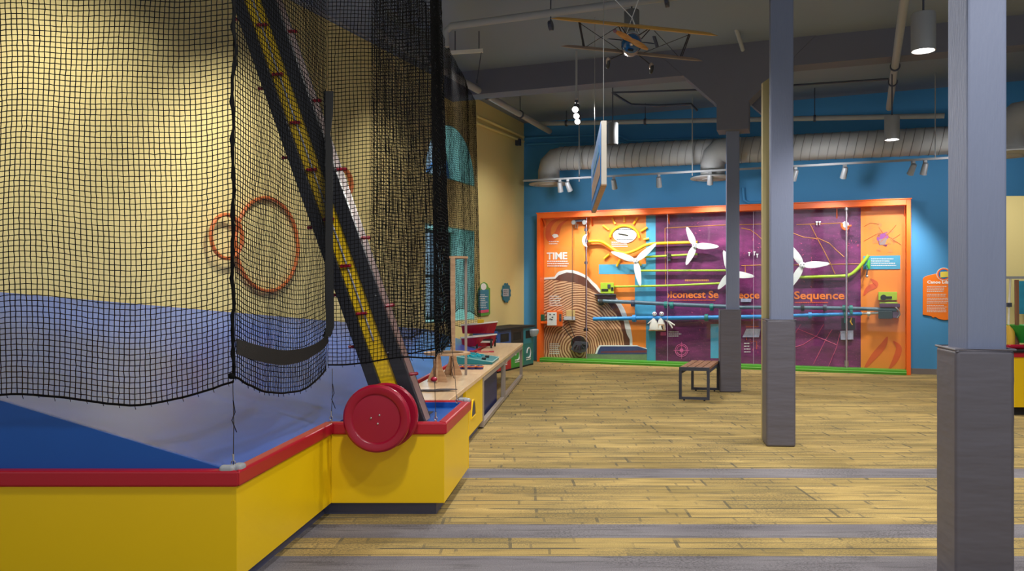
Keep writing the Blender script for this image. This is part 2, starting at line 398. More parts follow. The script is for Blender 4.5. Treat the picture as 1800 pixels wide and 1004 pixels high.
# bring side of third pad into view through its own yaw
# yellow strip board on the middle post
yb = V((P(1341, 510, 7.95).x, 7.95, 0))
b = MB(); x0, x1 = P(1341, 0, 7.96).x, P(1353, 0, 7.96).x
z1 = P(1341, 145, 7.96).z; z2 = P(1353, 137, 7.96).z
b.prism([V((x0, 7.96, 0)), V((x1, 7.96, 0)), V((x1, 7.96, z2)), V((x0, 7.96, z1))], V((0, .05, 0)))
tag(b.build('corner_board', mat('straw board paint', rgb(186, 172, 122), .6)), 'tall narrow straw yellow board standing behind the middle post', 'board')
# ------------------------------------------------------------------ the netted ball tray
D = V((.0995, .99504, 0)); D /= D.y
R0 = V((-1.337, 3.87, 0))
def RL(y): return V((R0.x+D.x*(y-R0.y), y, 0))       # side rail line
P0 = R0; P1 = RL(5.27); P2 = V((-.448, 5.27, 0)); P3 = V((-.342, 6.33, 0)); P4 = RL(6.33); P5 = RL(13.0)
def wallpt(y):
    t = (CORNER.y-y)/ED.y; return CORNER-ED*t
WNEAR = wallpt(3.87)+EW*.02; WNEAR = V((WNEAR.x+.01, 3.87, 0)); WFAR = V((wallpt(13.0).x+.05, 13.0, 0))
ZR = .625
tray = thing('ball_tray', 'large yellow sided blue ball tray with red rim beneath the black nets', 'play table', (-2.5, 5, 0))
outl = [WNEAR, P0, P1, P2, P3, P4, P5, WFAR]
def panel(a, b_, z0, z1, th=.03, m=M_yel, name='side_panel', par=tray, inset=0.0, bev=.002):
    d = (b_-a).normalized(); nrm = V((-d.y, d.x, 0)) # inward
    a2, b2 = a+nrm*inset, b_+nrm*inset
    return MB().prism([a2+UP*z0, b2+UP*z0, b2+nrm*th+UP*z0, a2+nrm*th+UP*z0], UP*(z1-z0)).build(name, m, par, bevel=bev)
for i in range(7): panel(outl[i], outl[i+1], .09, ZR-.08)
# red rim, mitred at the corners
def offset_poly(pts, o):
    out = []
    for i, p_ in enumerate(pts):
        ns = []
        if i > 0: d = (pts[i]-pts[i-1]).normalized(); ns.append(V((-d.y, d.x, 0)))
        if i < len(pts)-1: d = (pts[i+1]-pts[i]).normalized(); ns.append(V((-d.y, d.x, 0)))
        m_ = sum(ns, V((0, 0, 0))); m_ = m_/ (1+ns[0].dot(ns[-1])) if len(ns) == 2 else m_
        out.append(p_+m_*o)
    return out
oo, ii = offset_poly(outl, -.018), offset_poly(outl, .05)
q1_, q2_ = offset_poly(outl, .065), offset_poly(outl, .095)
for i in range(7): MB().prism([q1_[i], q1_[i+1], q2_[i+1], q2_[i]], UP*.092).build('plinth', M_plinth, tray)
for i in range(7):
    pq = [oo[i], oo[i+1], ii[i+1], ii[i]] if i != 5 else [outl[5]+V((.018, -.05, 0)), outl[6]+V((.018, 0, 0)), outl[6]+V((-.01, 0, 0)), outl[5]+V((-.01, -.05, 0))]
    MB().prism(pq, UP*.08).build('rim_rail', M_redrail, tray, bevel=.012 if i != 5 else .004, seg=3).location.z += ZR-.08-(.012 if i == 5 else 0)
# sloped floor: rises away from the side rail
def zf(p_): return .575+.3*((P0.x+D.x*(p_.y-P0.y))-p_.x)/math.hypot(1, D.x)
fl = [WNEAR+V((0, .05, 0)), P0+V((-.03, .05, 0)), P5+V((-.03, -.03, 0)), WFAR+V((0, -.03, 0))]
MB().prism([p_+UP*(zf(p_)-.02) for p_ in fl], UP*.02).build('sloped_floor', M_blue, tray)
# upright blue board that closes the high end of the slope at the front
a, c = P0+V((-.08, .035, 0)), WNEAR+V((.02, .035, 0))
MB().prism([a+UP*(ZR-.09), a+UP*(ZR+.0), c+UP*(zf(c)+.05), c+UP*(ZR-.09)], V((0, .02, 0))).build('end_board', M_bluebd, tray)
# lower catch box inside the notch
b = MB(); cb = [P1+V((.0, .03, 0)), P2+V((-.05, .03, 0)), P3+V((-.05, -.05, 0)), P4+V((0, -.05, 0))]
b.prism([p_+UP*.555 for p_ in cb], UP*.02); b.build('catch_floor', M_bluebd, tray)
b = MB()
for i in (0, 1, 2):
    a, c = cb[i], cb[i+1]; d = (c-a).normalized(); nr = V((-d.y, d.x, 0))
    b.prism([a+UP*.575, c+UP*.575, c+nr*.012+UP*.575, a+nr*.012+UP*.575], UP*(ZR-.585))
b.build('catch_lining', M_bluebd, tray)
h = [P(741, 724, F*.925/214), P(762, 724, F*.925/214), P(749, 734.5, F*.925/224.5), P(737, 734.5, F*.925/224.5)]
MB().prism([V((p_.x, p_.y, .5755)) for p_ in h], UP*.003).build('ball_hole', M_dark, tray)
# grey corner bumpers
def bumper(p_, d1, d2):
    b = MB(); z = ZR+.001
    for d in (d1, d2): b.bar(p_+UP*(z+.0)+d*.0, p_+d*.075+UP*z, .052, .04)
    b.build('corner_bumper', M_grey, tray, bevel=.015, seg=3)
bumper(P0+V((-.012, .014, 0)), V((-1, 0, 0)), D.normalized())
bumper(P3+V((-.01, -.012, 0)), V((-1, 0, 0)), -D.normalized())
# ------------------------------------------------------------------ nets
def fast_mesh(name, verts, quads, m, parent):
    me = bpy.data.meshes.new(name); nq = len(quads); off = parent_world(parent)
    verts = verts-np.array(off)[None, :]
    me.vertices.add(len(verts)); me.vertices.foreach_set('co', verts.astype(np.float32).ravel())
    me.loops.add(nq*4); me.loops.foreach_set('vertex_index', quads.astype(np.int32).ravel())
    me.polygons.add(nq); me.polygons.foreach_set('loop_start', np.arange(0, nq*4, 4, dtype=np.int32))
    me.update(calc_edges=True); me.validate(); me.materials.append(m)
    o = bpy.data.objects.new(name, me); COL.objects.link(o); o.parent = parent
    return o
def cords(pts, off1, off2, r):
    """pts (k,n,3): k polylines of n points -> triangular cords"""
    k, n, _ = pts.shape; vs = []
    for a in (0, 2.094, 4.189): vs.append(pts+r*(math.cos(a)*off1+math.sin(a)*off2))
    v = np.stack(vs, axis=2).reshape(-1, 3)
    base = (np.arange(k)[:, None]*n+np.arange(n-1)[None, :])*3
    q = []
    for a in range(3):
        c = (a+1) % 3; q.append(np.stack([base+a, base+c, base+3+c, base+3+a], axis=-1).reshape(-1, 4))
    return v, np.concatenate(q)
def net(label, at, bt, ab, bb, ztop, bottom, cell=.0255, r=.0026, billow=.03, seed=1, sagk=2.0, hem=.006, fold=0.0, gather=None, cu=None):
    """at-bt: plan line of the top edge, ab-bb: of the bottom edge; bottom: list of (u, z)"""
    A, B, A2, B2 = [np.array(p_, float) for p_ in (at, bt, ab, bb)]
    Lw = max(np.linalg.norm(B-A), np.linalg.norm(B2-A2)); nu = max(3, int(Lw/(cu or cell))+1)
    us = np.linspace(0, 1, nu); bu, bz = zip(*bottom); zb = np.interp(us, bu, bz)
    kern = np.ones(max(1, nu//12))/max(1, nu//12)
    zb = np.convolve(np.pad(zb, (len(kern)//2, len(kern)-1-len(kern)//2), mode='edge'), kern, mode='valid')
    zm = zb.max(); nv = int((ztop-zm)/cell)+1
    vs = np.linspace(0, 1, nv)
    U, W = np.meshgrid(us, vs)
    Z = ztop+(zm-ztop)*W + (zb[None, :]-zm)*W**sagk
    g = np.random.default_rng(seed); ph = g.uniform(0, 6.28, 8)
    X = (A[0]+(B[0]-A[0])*U)*(1-W)+(A2[0]+(B2[0]-A2[0])*U)*W
    Y = (A[1]+(B[1]-A[1])*U)*(1-W)+(A2[1]+(B2[1]-A2[1])*U)*W
    t = (B2-A2)[:2]/np.linalg.norm((B2-A2)[:2]); nr = np.array([-t[1], t[0], 0.])
    tt = np.array([t[0], t[1], 0.])
    edge = np.minimum(1, np.minimum(U, 1-U)*8)
    bil = billow*edge*(np.sin(3.1*U*Lw+ph[0]+1.3*W)*.6+np.sin(7*U*Lw+ph[1]-2.2*W)*.3+np.sin(4*W*3+ph[2])*.3)
    bil += fold*np.sin(U*Lw*26+ph[3]+W*1.5)
    sh = .010*np.sin(9*W+ph[4]+2*U*Lw)*edge + .007*np.sin(17*W+ph[6]+5*U*Lw)*edge
    Zw = .010*np.sin(5*U*Lw+ph[5]+4*W)+.006*np.sin(11*U*Lw+ph[7]-6*W)
    pts = np.stack([X, Y, Z+Zw], -1)+bil[..., None]*nr+sh[..., None]*tt+g.normal(0, .0009, X.shape+(3,))
    if gather is not None: pts = gather(pts, U, W)
    v1, q1 = cords(pts, np.array([0, 0, 1.]), nr, r); v2, q2 = cords(np.swapaxes(pts, 0, 1), tt, nr, r)
    root = thing('safety_net', label, 'net', V((A2+B2)/2)*1.0)
    nm_ = fast_mesh('net_mesh', np.concatenate([v1, v2]), np.concatenate([q1, q2+len(v1)]), M_net, root)
    bot = pts[-1]; b = MB(); b.tube([V(p_) for p_ in bot[::2]]+[V(bot[-1])], hem, 6)
    for i in range(0, nu, 3):   # frayed cord ends below the hem
        p_ = V(bot[i]); b.tube([p_, p_+V((tt[0]*.006, tt[1]*.006, -.014-.01*random.random()))], .002, 3)
    b.build('hem_cord', M_net, nm_)
    return root, pts
def uz(a, b_, pix):   # (px,py) list along plan line a-b -> (u,z)
    out = []
    dx, dy = b_.x-a.x, b_.y-a.y
    for px, py in pix:
        k = (px-900)/F; den = dx-k*dy
        u = (k*a.y-a.x)/den; y = a.y+dy*u; out.append((max(0, min(1, u)), HC+(510-py)/F*y))
    return out
NT = 4.66
a, c = V((-3.9, 3.85, 0)), P0+V((-.012, -.015, 0))
net('wide flat black net hanging in front, nearest to the yellow tray front', a, c, a, c, NT, [(0, .98), (.5, .96)]+uz(a, c, [(0, 691), (120, 704), (250, 709), (340, 694), (408, 668)]), seed=3, billow=.025)
a, c = P0+V((-.008, .0, 0)), P1+V((-.03, -.01, 0))
netB, ptsB = net('black net with webbing hem and low sagging belly between knotted rope and strap', a, c, a, c, NT, uz(a, c, [(413, 664), (430, 680), (465, 690), (500, 693), (540, 678), (565, 660), (583, 645)]), seed=5, billow=.02, sagk=3.0)
# webbing hem strap stitched on that net
def onB(px, py, o=-.012):
    d = (c-a); n_ = V((-d.y, d.x, 0)).normalized(); return hit(px, py, a-n_*(-o), n_)
b = MB(); top = [(417, 595), (440, 603), (470, 611), (500, 616), (530, 613), (552, 606), (568, 596), (575, 585)]
bot = [(417, 622), (440, 631), (470, 638), (500, 642), (530, 636), (552, 625), (570, 612), (578, 600)]
tp = smooth_path([onB(*p_) for p_ in top], 4); bp_ = smooth_path([onB(*p_) for p_ in bot], 4)
dN = (c-a); nB = V((-dN.y, dN.x, 0)).normalized()
for i in range(len(tp)-1):
    b.hexa([bp_[i], bp_[i+1], bp_[i+1]+nB*.006, bp_[i]+nB*.006, tp[i], tp[i+1], tp[i+1]+nB*.006, tp[i]+nB*.006])
b.build('hem_strap', M_strap, netB, weld=True)
# bunched rope at the front corner
b = MB(); rp = []
for i in range(60):
    z = 1.07+(NT-1.07)*i/59; rp.append(P0+V((.003*math.sin(i*1.3)+.002*math.sin(i*.5)-.012+(.010 if 24 < i < 28 else 0), -.02+.004*math.cos(i*.9), z)))
b.tube(rp, [.008+.002*math.sin(i*2.1) for i in range(60)], 8)
b.tube([p_+V((.008*math.sin(k*2.2), -.004+.008*math.cos(k*2.2), 0)) for k, p_ in enumerate(rp)], .006, 6)
b.ball(P0+V((-.02, -.02, 1.085)), .016)
b.build('corner_rope', M_net, netB, smooth=True)
# vertical webbing strap at the inner corner
b = MB(); sx = P1+V((-.035, -.035, 0))
sp_ = [(577, 160), (577, 200), (576, 235), (578, 260), (578, 400), (579, 520), (580, 575), (574, 592)]
wv = [9, 8, 4.5, 7, 7, 7.5, 7, 7]
pl_ = [P(x_, y_, sx.y) for x_, y_ in sp_]
for i in range(len(pl_)-1):
    w0, w1 = wv[i]*sx.y/F, wv[i+1]*sx.y/F
    b.hexa([pl_[i]+V((-w0, 0, 0)), pl_[i]+V((w0, 0, 0)), pl_[i]+V((w0, .008, 0)), pl_[i]+V((-w0, .008, 0)),
            pl_[i+1]+V((-w1, 0, 0)), pl_[i+1]+V((w1, 0, 0)), pl_[i+1]+V((w1, .008, 0)), pl_[i+1]+V((-w1, .008, 0))])
b.build('corner_strap', M_strap, netB)
# nets round the catch box
a, c = P1+V((-.02, -.005, 0)), V((-.505, 5.255, 0)); a1, c1 = a, V((-.557, 5.255, 0))
net('black net crossing in front of the yellow conveyor', a1, c1, a, c, NT, uz(a, c, [(588, 643), (640, 638), (700, 631), (766, 626)]), seed=8, billow=.015, sagk=3.0)
a2, c2 = V((-.505, 5.26, 0)), V((-.472, 6.2, 0))
net('narrow black net seen edge on beside the red rimmed catch box', c1, V((-.576, 6.2, 0)), a2, c2, NT, [(0, 1.07), (.5, 1.08), (1, 1.085)], seed=9, billow=.012, cu=.03)
net('black net behind the conveyor, doubled with the net in front of it', V((-.576, 6.2, 0)), V((-1.06, 6.2, 0)), c2, V((-1.09, 6.2, 0)), NT, [(0, 1.08), (.5, 1.0), (1, 1.05)], seed=10, billow=.03, fold=.012)
a, c = V((-1.10, 6.22, 0)), V((-.603, 13.2, 0))
net('long dark net receding beside the wooden tables', a, c, V((-1.10, 6.22, 0)), V((-.52, 13.2, 0)), 4.62, [(0, 1.05), (.4, 1.05), (.6, 1.22), (.7, 1.25), (1, 1.05)], seed=11, billow=.012, cell=.03, r=.0024, cu=.055)
a = V((-.603, 13.22, 0)); c = V((-1.28, 13.3, 0))
net('short dark net across the end of the tray near the arched window', a, c, V((-.52, 13.22, 0)), c, 4.55, [(0, .80), (.5, .9), (1, .95)], seed=12, billow=.03, cell=.03, r=.0024)
# ------------------------------------------------------------------ net tie cables
def cable(px, ptop, pbot, y, label, y2=None, knob=False):
    A, B = P(px, ptop, y), P(pbot[0], pbot[1], y2 or y)
    t = thing('tie_cable', label, 'cable', B, 'net tie cables')
    MB().tube([A, (A+B)/2+V((.004, 0, 0)), B], .0022, 5).build('wire', mat('dark wire', rgb(60, 58, 62), .4, metal=.5), t)
    b = MB(); b.tube([B+V((.010*math.cos(k*.785), 0, .012+.012*math.sin(k*.785))) for k in range(8)], .003, 6, closed=True)
    b.cyl(B+UP*.022, B+UP*.055, .005, 8); b.cyl(B-UP*.008, B+UP*.002, .008, 10); b.build('eye_bolt', M_steel, t, smooth=True)
    if knob: MB().ball(A+(B-A)*.35, .018, sq=(1.3, 1.3, .9)).build('red_knob', M_red, t, smooth=True)
    else: MB().tube([A+V((.002, 0, -.1)), A+V((.012, 0, -.16)), A+V((-.004, 0, -.2)), A+V((.02, 0, -.26))], .0025, 5).build('cord_tail', M_net, t)
    return t
cable(409, 668, (410, 818), 3.95, 'tie wire with eye bolt at the grey bumper on the tray corner')
cable(584, 648, (582, 738), 5.18, 'tie wire with eye bolt beside the big red wheel')
cable(761, 628, (766, 739), 5.33, 'tie wire with a red knob in the catch box', knob=True)
cable(794, 607, (803, 708), 6.2, 'tie wire hanging at the back corner of the catch box')
# ------------------------------------------------------------------ conveyor
YC, YD = 5.36, 5.66
conv = thing('ball_conveyor', 'tall leaning yellow and black ball conveyor with red pegs behind the net', 'conveyor', P(700, 735, 5.5))
def cx_line(off):  # pixel offset from centre line at YC
    return lambda py: P(461+(py-50)*.355+off, py, YC)
TOPY, BOTY = -160, 746
def strip(o0, o1, y0, y1, name, m, bev=.004, top=TOPY, bottom=BOTY, par=conv):
    p_ = [cx_line(o0)(bottom), cx_line(o1)(bottom), cx_line(o1)(top), cx_line(o0)(top)]
    for q_ in p_: q_.y = y0
    # keep the same place in space although y changes
    return MB().prism(p_, V((.1*(y1-y0), y1-y0, 0))).build(name, m, par, bevel=bev)
strip(-15, 15, YC+.03, YD, 'drive_panel', M_yel, 0, bottom=700)
strip(-37, -15, YC, YD, 'side_rail', mat('conveyor black rail', rgb(34, 34, 42), .4))
strip(15, 40, YC, YC+.05, 'side_rail', MATS['conveyor black rail'])
strip(15, 40, YD-.04, YD, 'side_rail', MATS['conveyor black rail'])
strip(32, 36, YC+.05, YD-.04, 'belt', mat('brown pink belt', rgb(140, 112, 108), .5, var=.2, vscale=8))
b = MB(); ln = [cx_line(0)(y_) for y_ in range(-160, 610, 20)]
b.tube([p_+V((0, -.012+.03, 0)) for p_ in ln], .006, 6); b.build('chain', mat('chain steel', rgb(190, 190, 200), .35, metal=.3), conv)
def peg(p_, d, l=.085):
    b = MB(); d = V(d).normalized()
    pts = [p_+d*(l*k/6) for k in range(7)]; b.tube(pts, [.010, .013, .009, .013, .009, .014, .008], 8)
    b.build('peg', M_red, conv, smooth=True)
for i, (px, py) in enumerate([(460, 43), (487, 130), (518, 215), (547, 298), (577, 385), (607, 467), (635, 551)]):
    peg(P(px-9, py+1, YC+.005), (1, .0, .06), .075)
for px, py in [(505, 55), (548, 177), (593, 298), (634, 419), (676, 538), (718, 659)]:
    peg(P(px-6, py, YC+.06), (1, .25, .08), .09)
for px, py in [(419, 33), (461, 155), (503, 277), (548, 400), (588, 519), (621, 610)]:
    peg(P(px+6, py, YC+.05), (-1, .3, .0), .06)
for k, (px, py) in enumerate([(520, 205), (660, 520), (612, 500), (682, 620)]):
    MB().ball(P(px, py, YC-.002), .006, 8).build('bolt', M_steel, conv)
# big red flanged drum that drives it
drum = thing('flanged_wheel', 'big round red flanged wheel over the yellow tray notch', 'wheel', P(662, 737, 5.08))
ax = V((.07, 1, 0)).normalized(); c0 = P(660.5, 737, 5.04); R_ = 60*5.06/F
ff = MB().lathe([(1e-4, .012), (R_*.70, .012), (R_*.73, .004), (R_*.76, 0), (R_*.93, 0), (R_*.99, .012), (R_, .03), (R_*.98, .05), (R_*.3, .055), (1e-4, .055)], c0, ax, 64).build('front_flange', M_red, drum, smooth=True)
c1_ = c0+ax*.13+V((.030, 0, 0)); MB().lathe([(1e-4, 0), (R_*.93, 0), (R_*.98, .012), (R_*.98, .03), (R_*.9, .04), (1e-4, .04)], c1_, ax, 64).build('inner_flange', M_red, drum, smooth=True)
c2_ = P(686, 737, 5.70); MB().lathe([(1e-4, 0), (R_*.93, 0), (R_*1.0, .012), (R_*1.0, .03), (R_*.9, .04), (1e-4, .04)], c2_, ax, 64).build('rear_flange', M_red, drum, smooth=True)
MB().cyl(c0+ax*.05, c2_, .05, 24).build('axle', M_black, drum, smooth=True)
for px, py in [(652, 735), (667, 730), (664, 745)]:
    MB().ball(P(px, py, 5.05), .007, 10).build('bolt', M_steel, ff, smooth=True)
# ------------------------------------------------------------------ hoops on the yellow wall
def hoop(px, py, r, label, tr=.022):
    c_ = WL(px, py, tr+.02 + (.05 if r < .3 else 0)); b = MB()
    b.tube([c_+ED*(r*math.cos(a))+UP*(r*math.sin(a)) for a in np.linspace(0, 2*math.pi, 49)[:-1]], tr, 8, closed=True)
    return tag(b.build('target_hoop', mat('orange hoop', rgb(206, 112, 56), .5), smooth=True), label, 'hoop', 'orange target hoops on the yellow wall')
hoop(472, 430, .55, 'large orange hoop ring on the yellow wall behind the net')
hoop(399, 416, .24, 'small orange hoop ring near the knotted net rope')
hoop(604, 322, .18, 'small orange hoop half hidden behind the conveyor', .035)
# ------------------------------------------------------------------ tables along the tray
ZT = .60
def tx(y, o): return V((.1*y+o, y, 0))
XR, XL = -1.165, -1.665
def table(y0, y1, label, style):
    t = thing('activity_table', label, 'table', tx((y0+y1)/2, -1.4), 'maple topped tables along the tray')
    g = .006
    MB().prism([tx(y0+g, XL), tx(y0+g, XR), tx(y1-g, XR), tx(y1-g, XL)], UP*.04).build('tabletop', M_tabletop, t, bevel=.004).location.z += ZT-.04
    if style == 'yellow':
        cab = MB().prism([tx(y0+g, XL)+UP*.09, tx(y0+g, XR-.012)+UP*.09, tx(y1-g, XR-.012)+UP*.09, tx(y1-g, XL)+UP*.09], UP*(ZT-.135)).build('cabinet', M_yel, t, bevel=.003)
        MB().prism([tx(y0+.02, XL), tx(y0+.02, XR-.06), tx(y1-.02, XR-.06), tx(y1-.02, XL)], UP*.088).build('plinth', M_plinth, t)
        ym = (y0+y1)/2-.12; r_ = .14; pts = [tx(ym+r_*math.cos(a), XR-.011)+UP*(.245+.165*math.sin(a)) for a in np.linspace(0, math.pi, 15)]
        MB().prism(pts, V((.004, 0, 0))).build('hand_hole', mat('grey hole shade', rgb(70, 66, 70), .7), cab)
        b = MB(); b.tube(pts, .010, 6, closed=True); b.build('hole_trim', M_yel, cab, smooth=True)
    elif style == 'grey':
        MB().prism([tx(y0+g, XL), tx(y0+g, XR-.04), tx(y1-g, XR-.04), tx(y1-g, XL)], UP*(ZT-.045)).build('cabinet', M_taupe, t, bevel=.003)
    else:
        for o in (XR-.03, XL+.03):
            b = MB(); s_ = .05
            b.bar(tx(y0+.05, o)+UP*.045, tx(y1-.05, o)+UP*.045, s_, .05); b.bar(tx(y0+.03, o)+UP*(ZT-.07), tx(y1-.03, o)+UP*(ZT-.07), s_, .05)
            b.build('frame_rail', M_taupe, t, bevel=.004)
            for yy in (y0+.06, y1-.06): MB().bar(tx(yy, o)+UP*.012, tx(yy, o)+UP*(ZT-.045), .05, .08, V((0, 1, 0))).build('leg', M_taupe, t, bevel=.004)
            for yy in (y0+.06, y1-.06): MB().cyl(tx(yy, o), tx(yy, o)+UP*.014, .02, 12).build('foot', M_dark, t)
    return t
table(6.44, 7.46, 'small maple topped table directly behind the catch box', 'grey')
table(7.46, 8.6, 'maple topped yellow cabinet table with a half round hole', 'yellow')
table(8.6, 10.77, 'maple table on taupe steel frame with navy bin below', 'frame')
table(10.77, 13.55, 'farthest maple table on taupe steel frame by the recycling bins', 'frame')
b = MB().prism([tx(8.85, XL+.1), tx(8.85, XR-.09), tx(10.55, XR-.09), tx(10.55, XL+.1)], UP*.47); b2 = b.build('storage_bin', mat('navy plastic', rgb(26, 38, 92), .5), bevel=.01)
tag(b2, 'navy blue storage bin standing under the steel framed table', 'bin'); b2.location.z = .004
# ring stand
def TP(px, py, z=ZT):  # point where a pixel meets height z
    y = F*(HC-z)/(py-510); return P(px, py, y)
st = thing('ring_stand', 'tall plywood ring stand with finned feet on the yellow cabinet table', 'stand', TP(780, 668))
f1, f2 = [V((p_.x, p_.y, 0)) for p_ in (TP(769, 672), TP(796, 660))]
for q_ in (f1, f2):
    b = MB(); prof = [(-.10, 0), (.10, 0), (.085, .05), (.045, .14), (.030, .26), (-.030, .26), (-.045, .14), (-.085, .05)]
    for d in (V((1, 0, 0)), V((0, 1, 0))):
        n_ = V((-d.y, d.x, 0)); b.prism([q_+d*x_+UP*(ZT+.002+z_)-n_*.008 for x_, z_ in prof], n_*.016)
    b.build('finned_foot', M_plywood, st, bevel=.003)
rc = P(786, 621, 7.98); rr = 41*7.98/F
b = MB().lathe([(rr*.72, 0), (rr, 0), (rr, .02), (rr*.72, .02), (rr*.72, 0)], rc-UP*.01, UP, 40); b.build('lower_ring', M_plywood, st, smooth=True)
for q_ in (f1, f2): MB().bar(q_+UP*(ZT+.25), V((q_.x, q_.y, rc.z)), .035, .035, V((0, 1, 0))).build('stem', M_plywood, st)
tc_ = P(801, 453, 8.35); tr_ = 22*8.35/F
MB().lathe([(tr_*.6, 0), (tr_, 0), (tr_, .022), (tr_*.6, .022), (tr_*.6, 0)], tc_-UP*.01, UP, 36).build('upper_ring', M_plywood, st, smooth=True)
MB().bar(V((P(796, 0, 8.22).x, 8.22, rc.z)), V((P(796, 0, 8.22).x, 8.22, tc_.z)), .05, .03, V((0, 1, 0))).build('post', M_plywood, st, bevel=.004)
MB().bar(V((P(819, 0, 8.42).x, 8.42, ZT+.001)), V((P(819, 0, 8.42).x, 8.42, tc_.z)), .026, .026, V((0, 1, 0))).build('post', M_taupe, st)
# things lying on the tables
b = MB(); q_ = TP(763, 688)
for k in range(5):
    o = q_+V((-.11+.055*k, .02*math.sin(k*2), .004+.002*k)); o.z += 0
    b.prism([o+V((.06*math.cos(a)*1.6, .035*math.sin(a), 0)) for a in np.linspace(0, 2*math.pi, 13)[:-1]], UP*.006)
tag(b.build('felt_strip', mat('dark mottled felt', rgb(80, 72, 74), .8, var=.4, vscale=40)), 'dark mottled felt piece lying on the table behind the catch box', 'felt')
for px, lab in ((813, 'goggles with navy lenses nearer to the ring stand foot'), (836, 'goggles with navy lenses farther from the ring stand')):
    q_ = TP(px, 649); g = thing('goggles', lab, 'goggles', q_, 'goggles on the maple table')
    for s_ in (-1, 1):
        MB().lathe([(1e-4, 0), (.045, 0), (.05, .02), (.035, .04), (1e-4, .045)], q_+V((s_*.042, 0, .001)), UP, 20).build('lens', mat('navy lens', rgb(40, 44, 110), .25), g, smooth=True)
        b = MB(); b.tube([q_+V((s_*.042+.048*math.cos(a), .048*math.sin(a), .03)) for a in np.linspace(0, 6.28, 21)[:-1]], .007, 6, closed=True); b.build('rim', mat('orange trim', rgb(220, 110, 40), .5), g, smooth=True)
# teal sorting tray
q_ = TP(838, 636); ty = thing('sorting_tray', 'teal wedge shaped tray holding bright turquoise bits on the maple table', 'tray', q_)
b = MB(); A0, A1, A2, A3 = tx(9.62, -1.64), tx(9.62, -1.20), tx(10.3, -1.20), tx(10.3, -1.64)
zt_ = ZT+.001
b.hexa([A0+UP*zt_, A1+UP*zt_, A2+UP*zt_, A3+UP*zt_, A0+UP*(zt_+.10), A1+UP*(zt_+.03), A2+UP*(zt_+.03), A3+UP*(zt_+.10)]); b.build('tray_body', mat('teal plastic', rgb(30, 128, 138), .4), ty, bevel=.006)
b = MB(); up4 = [A0+UP*(zt_+.10), A1+UP*(zt_+.03), A2+UP*(zt_+.03), A3+UP*(zt_+.10)]
b.tube(up4, .008, 6, closed=True); b.build('tray_lip', mat('pale teal', rgb(150, 205, 205), .4), ty)
for k in range(26):
    u, v = random.random()*.5+.05, random.random()*.8+.1
    c_ = up4[0].lerp(up4[1], u).lerp(up4[3].lerp(up4[2], u), v)+UP*.012
    MB().box(c_, .05, .018, .014, V((math.cos(k), math.sin(k), 0)), V((-math.sin(k), math.cos(k), 0))).build('plastic_bit', mat('turquoise bit', rgb(40, 190, 210), .4), ty)
for v in (.25, .7):
    c_ = up4[0].lerp(up4[1], .72).lerp(up4[3].lerp(up4[2], .72), v)+UP*.01
    MB().box(c_, .05, .16, .014).build('dark_bar', M_dark, ty)
# booklets
for k, (px, py) in enumerate([(836, 618), (849, 620), (858, 619)]):
    q_ = TP(px, py); z_ = ZT+.001
    b = MB().box(q_+UP*.006, .17, .12, .012); o = tag(b.build('booklet', mat('rose cover %d' % (k % 2), [rgb(200, 60, 80), rgb(206, 130, 110)][k % 2], .5)), ['rose red booklet nearest the tall post of the ring stand', 'salmon booklet between the two other thin booklets', 'rose red booklet beside the dark double bar stand'][k], 'booklet', 'booklets on the maple table')
# dark double bar stand
q_ = TP(851, 612); ds = thing('bar_stand', 'dark low stand with two pale bars on the far maple table', 'stand', q_)
for k in (0, 1):
    o = q_+V((.05*k, .35*k, .0))
    MB().box(o+UP*.10, .26, .06, .03).build('bar', M_offw if k == 0 else M_taupe, ds)
    for s_ in (-1, 1): MB().box(o+V((s_*.11, 0, .058)), .03, .07, .112).build('upright', M_black, ds)
    MB().box(o+V((0, 0, .128)), .28, .06, .022).build('top_bar', M_black, ds)
# toy boats
def boat(px, py, y, L_, label, yaw=0.0):
    q_ = P(px, py, y); q_.z = py/1000; t = thing('toy_boat', label, 'boat', q_, 'red toy boats')
    R = Matrix.Rotation(yaw, 3, 'Z'); n_ = 12; top, botm = [], []
    for k in range(n_+1):
        u = k/n_; w_ = .11*math.sin(math.pi*min(1, u*.9+.12))**.6; top.append((u*L_-L_/2, w_, .13+.05*u)); botm.append((u*L_*.86-L_/2+.02, w_*.62, 0.0))
    outer = [(x_, -w_, z_) for x_, w_, z_ in top]+[(x_, w_, z_) for x_, w_, z_ in reversed(top)]
    low = [(x_, -w_, z_) for x_, w_, z_ in botm]+[(x_, w_, z_) for x_, w_, z_ in reversed(botm)]
    m_ = len(outer); b = MB(); vs = [q_+R@V(p_) for p_ in low+outer]
    inn = [q_+R@V((x_*.92, y_*.85, z_-.005)) for x_, y_, z_ in outer]; inl = [q_+R@V((x_*.9, y_*.8, .03)) for x_, y_, z_ in low]
    fs = [tuple(range(m_-1, -1, -1))]+[(i, (i+1) % m_, m_+(i+1) % m_, m_+i) for i in range(m_)]
    fs += [(m_+i, m_+(i+1) % m_, 2*m_+(i+1) % m_, 2*m_+i) for i in range(m_)]+[(2*m_+i, 2*m_+(i+1) % m_, 3*m_+(i+1) % m_, 3*m_+i) for i in range(m_)]+[tuple(3*m_+i for i in range(m_))]
    b.add(vs+inn+inl, fs); b.build('hull', M_red, t)
    b = MB(); b.tube([q_+R@V(p_) for p_ in outer], .011, 6, closed=True); b.build('gunwale', M_offw, t, smooth=True)
    return t, q_
boat(842, 628, 12.4, .56, 'red toy boat with white gunwale resting on the tray rim, the lower one', .15)
tb, q_ = boat(843, 815, 12.62, .58, 'red toy boat with a yellow block, stacked on the lower boat', .1)
MB().box(q_+V((.02, 0, .15)), .10, .10, .14).build('seat_block', M_yel, tb)
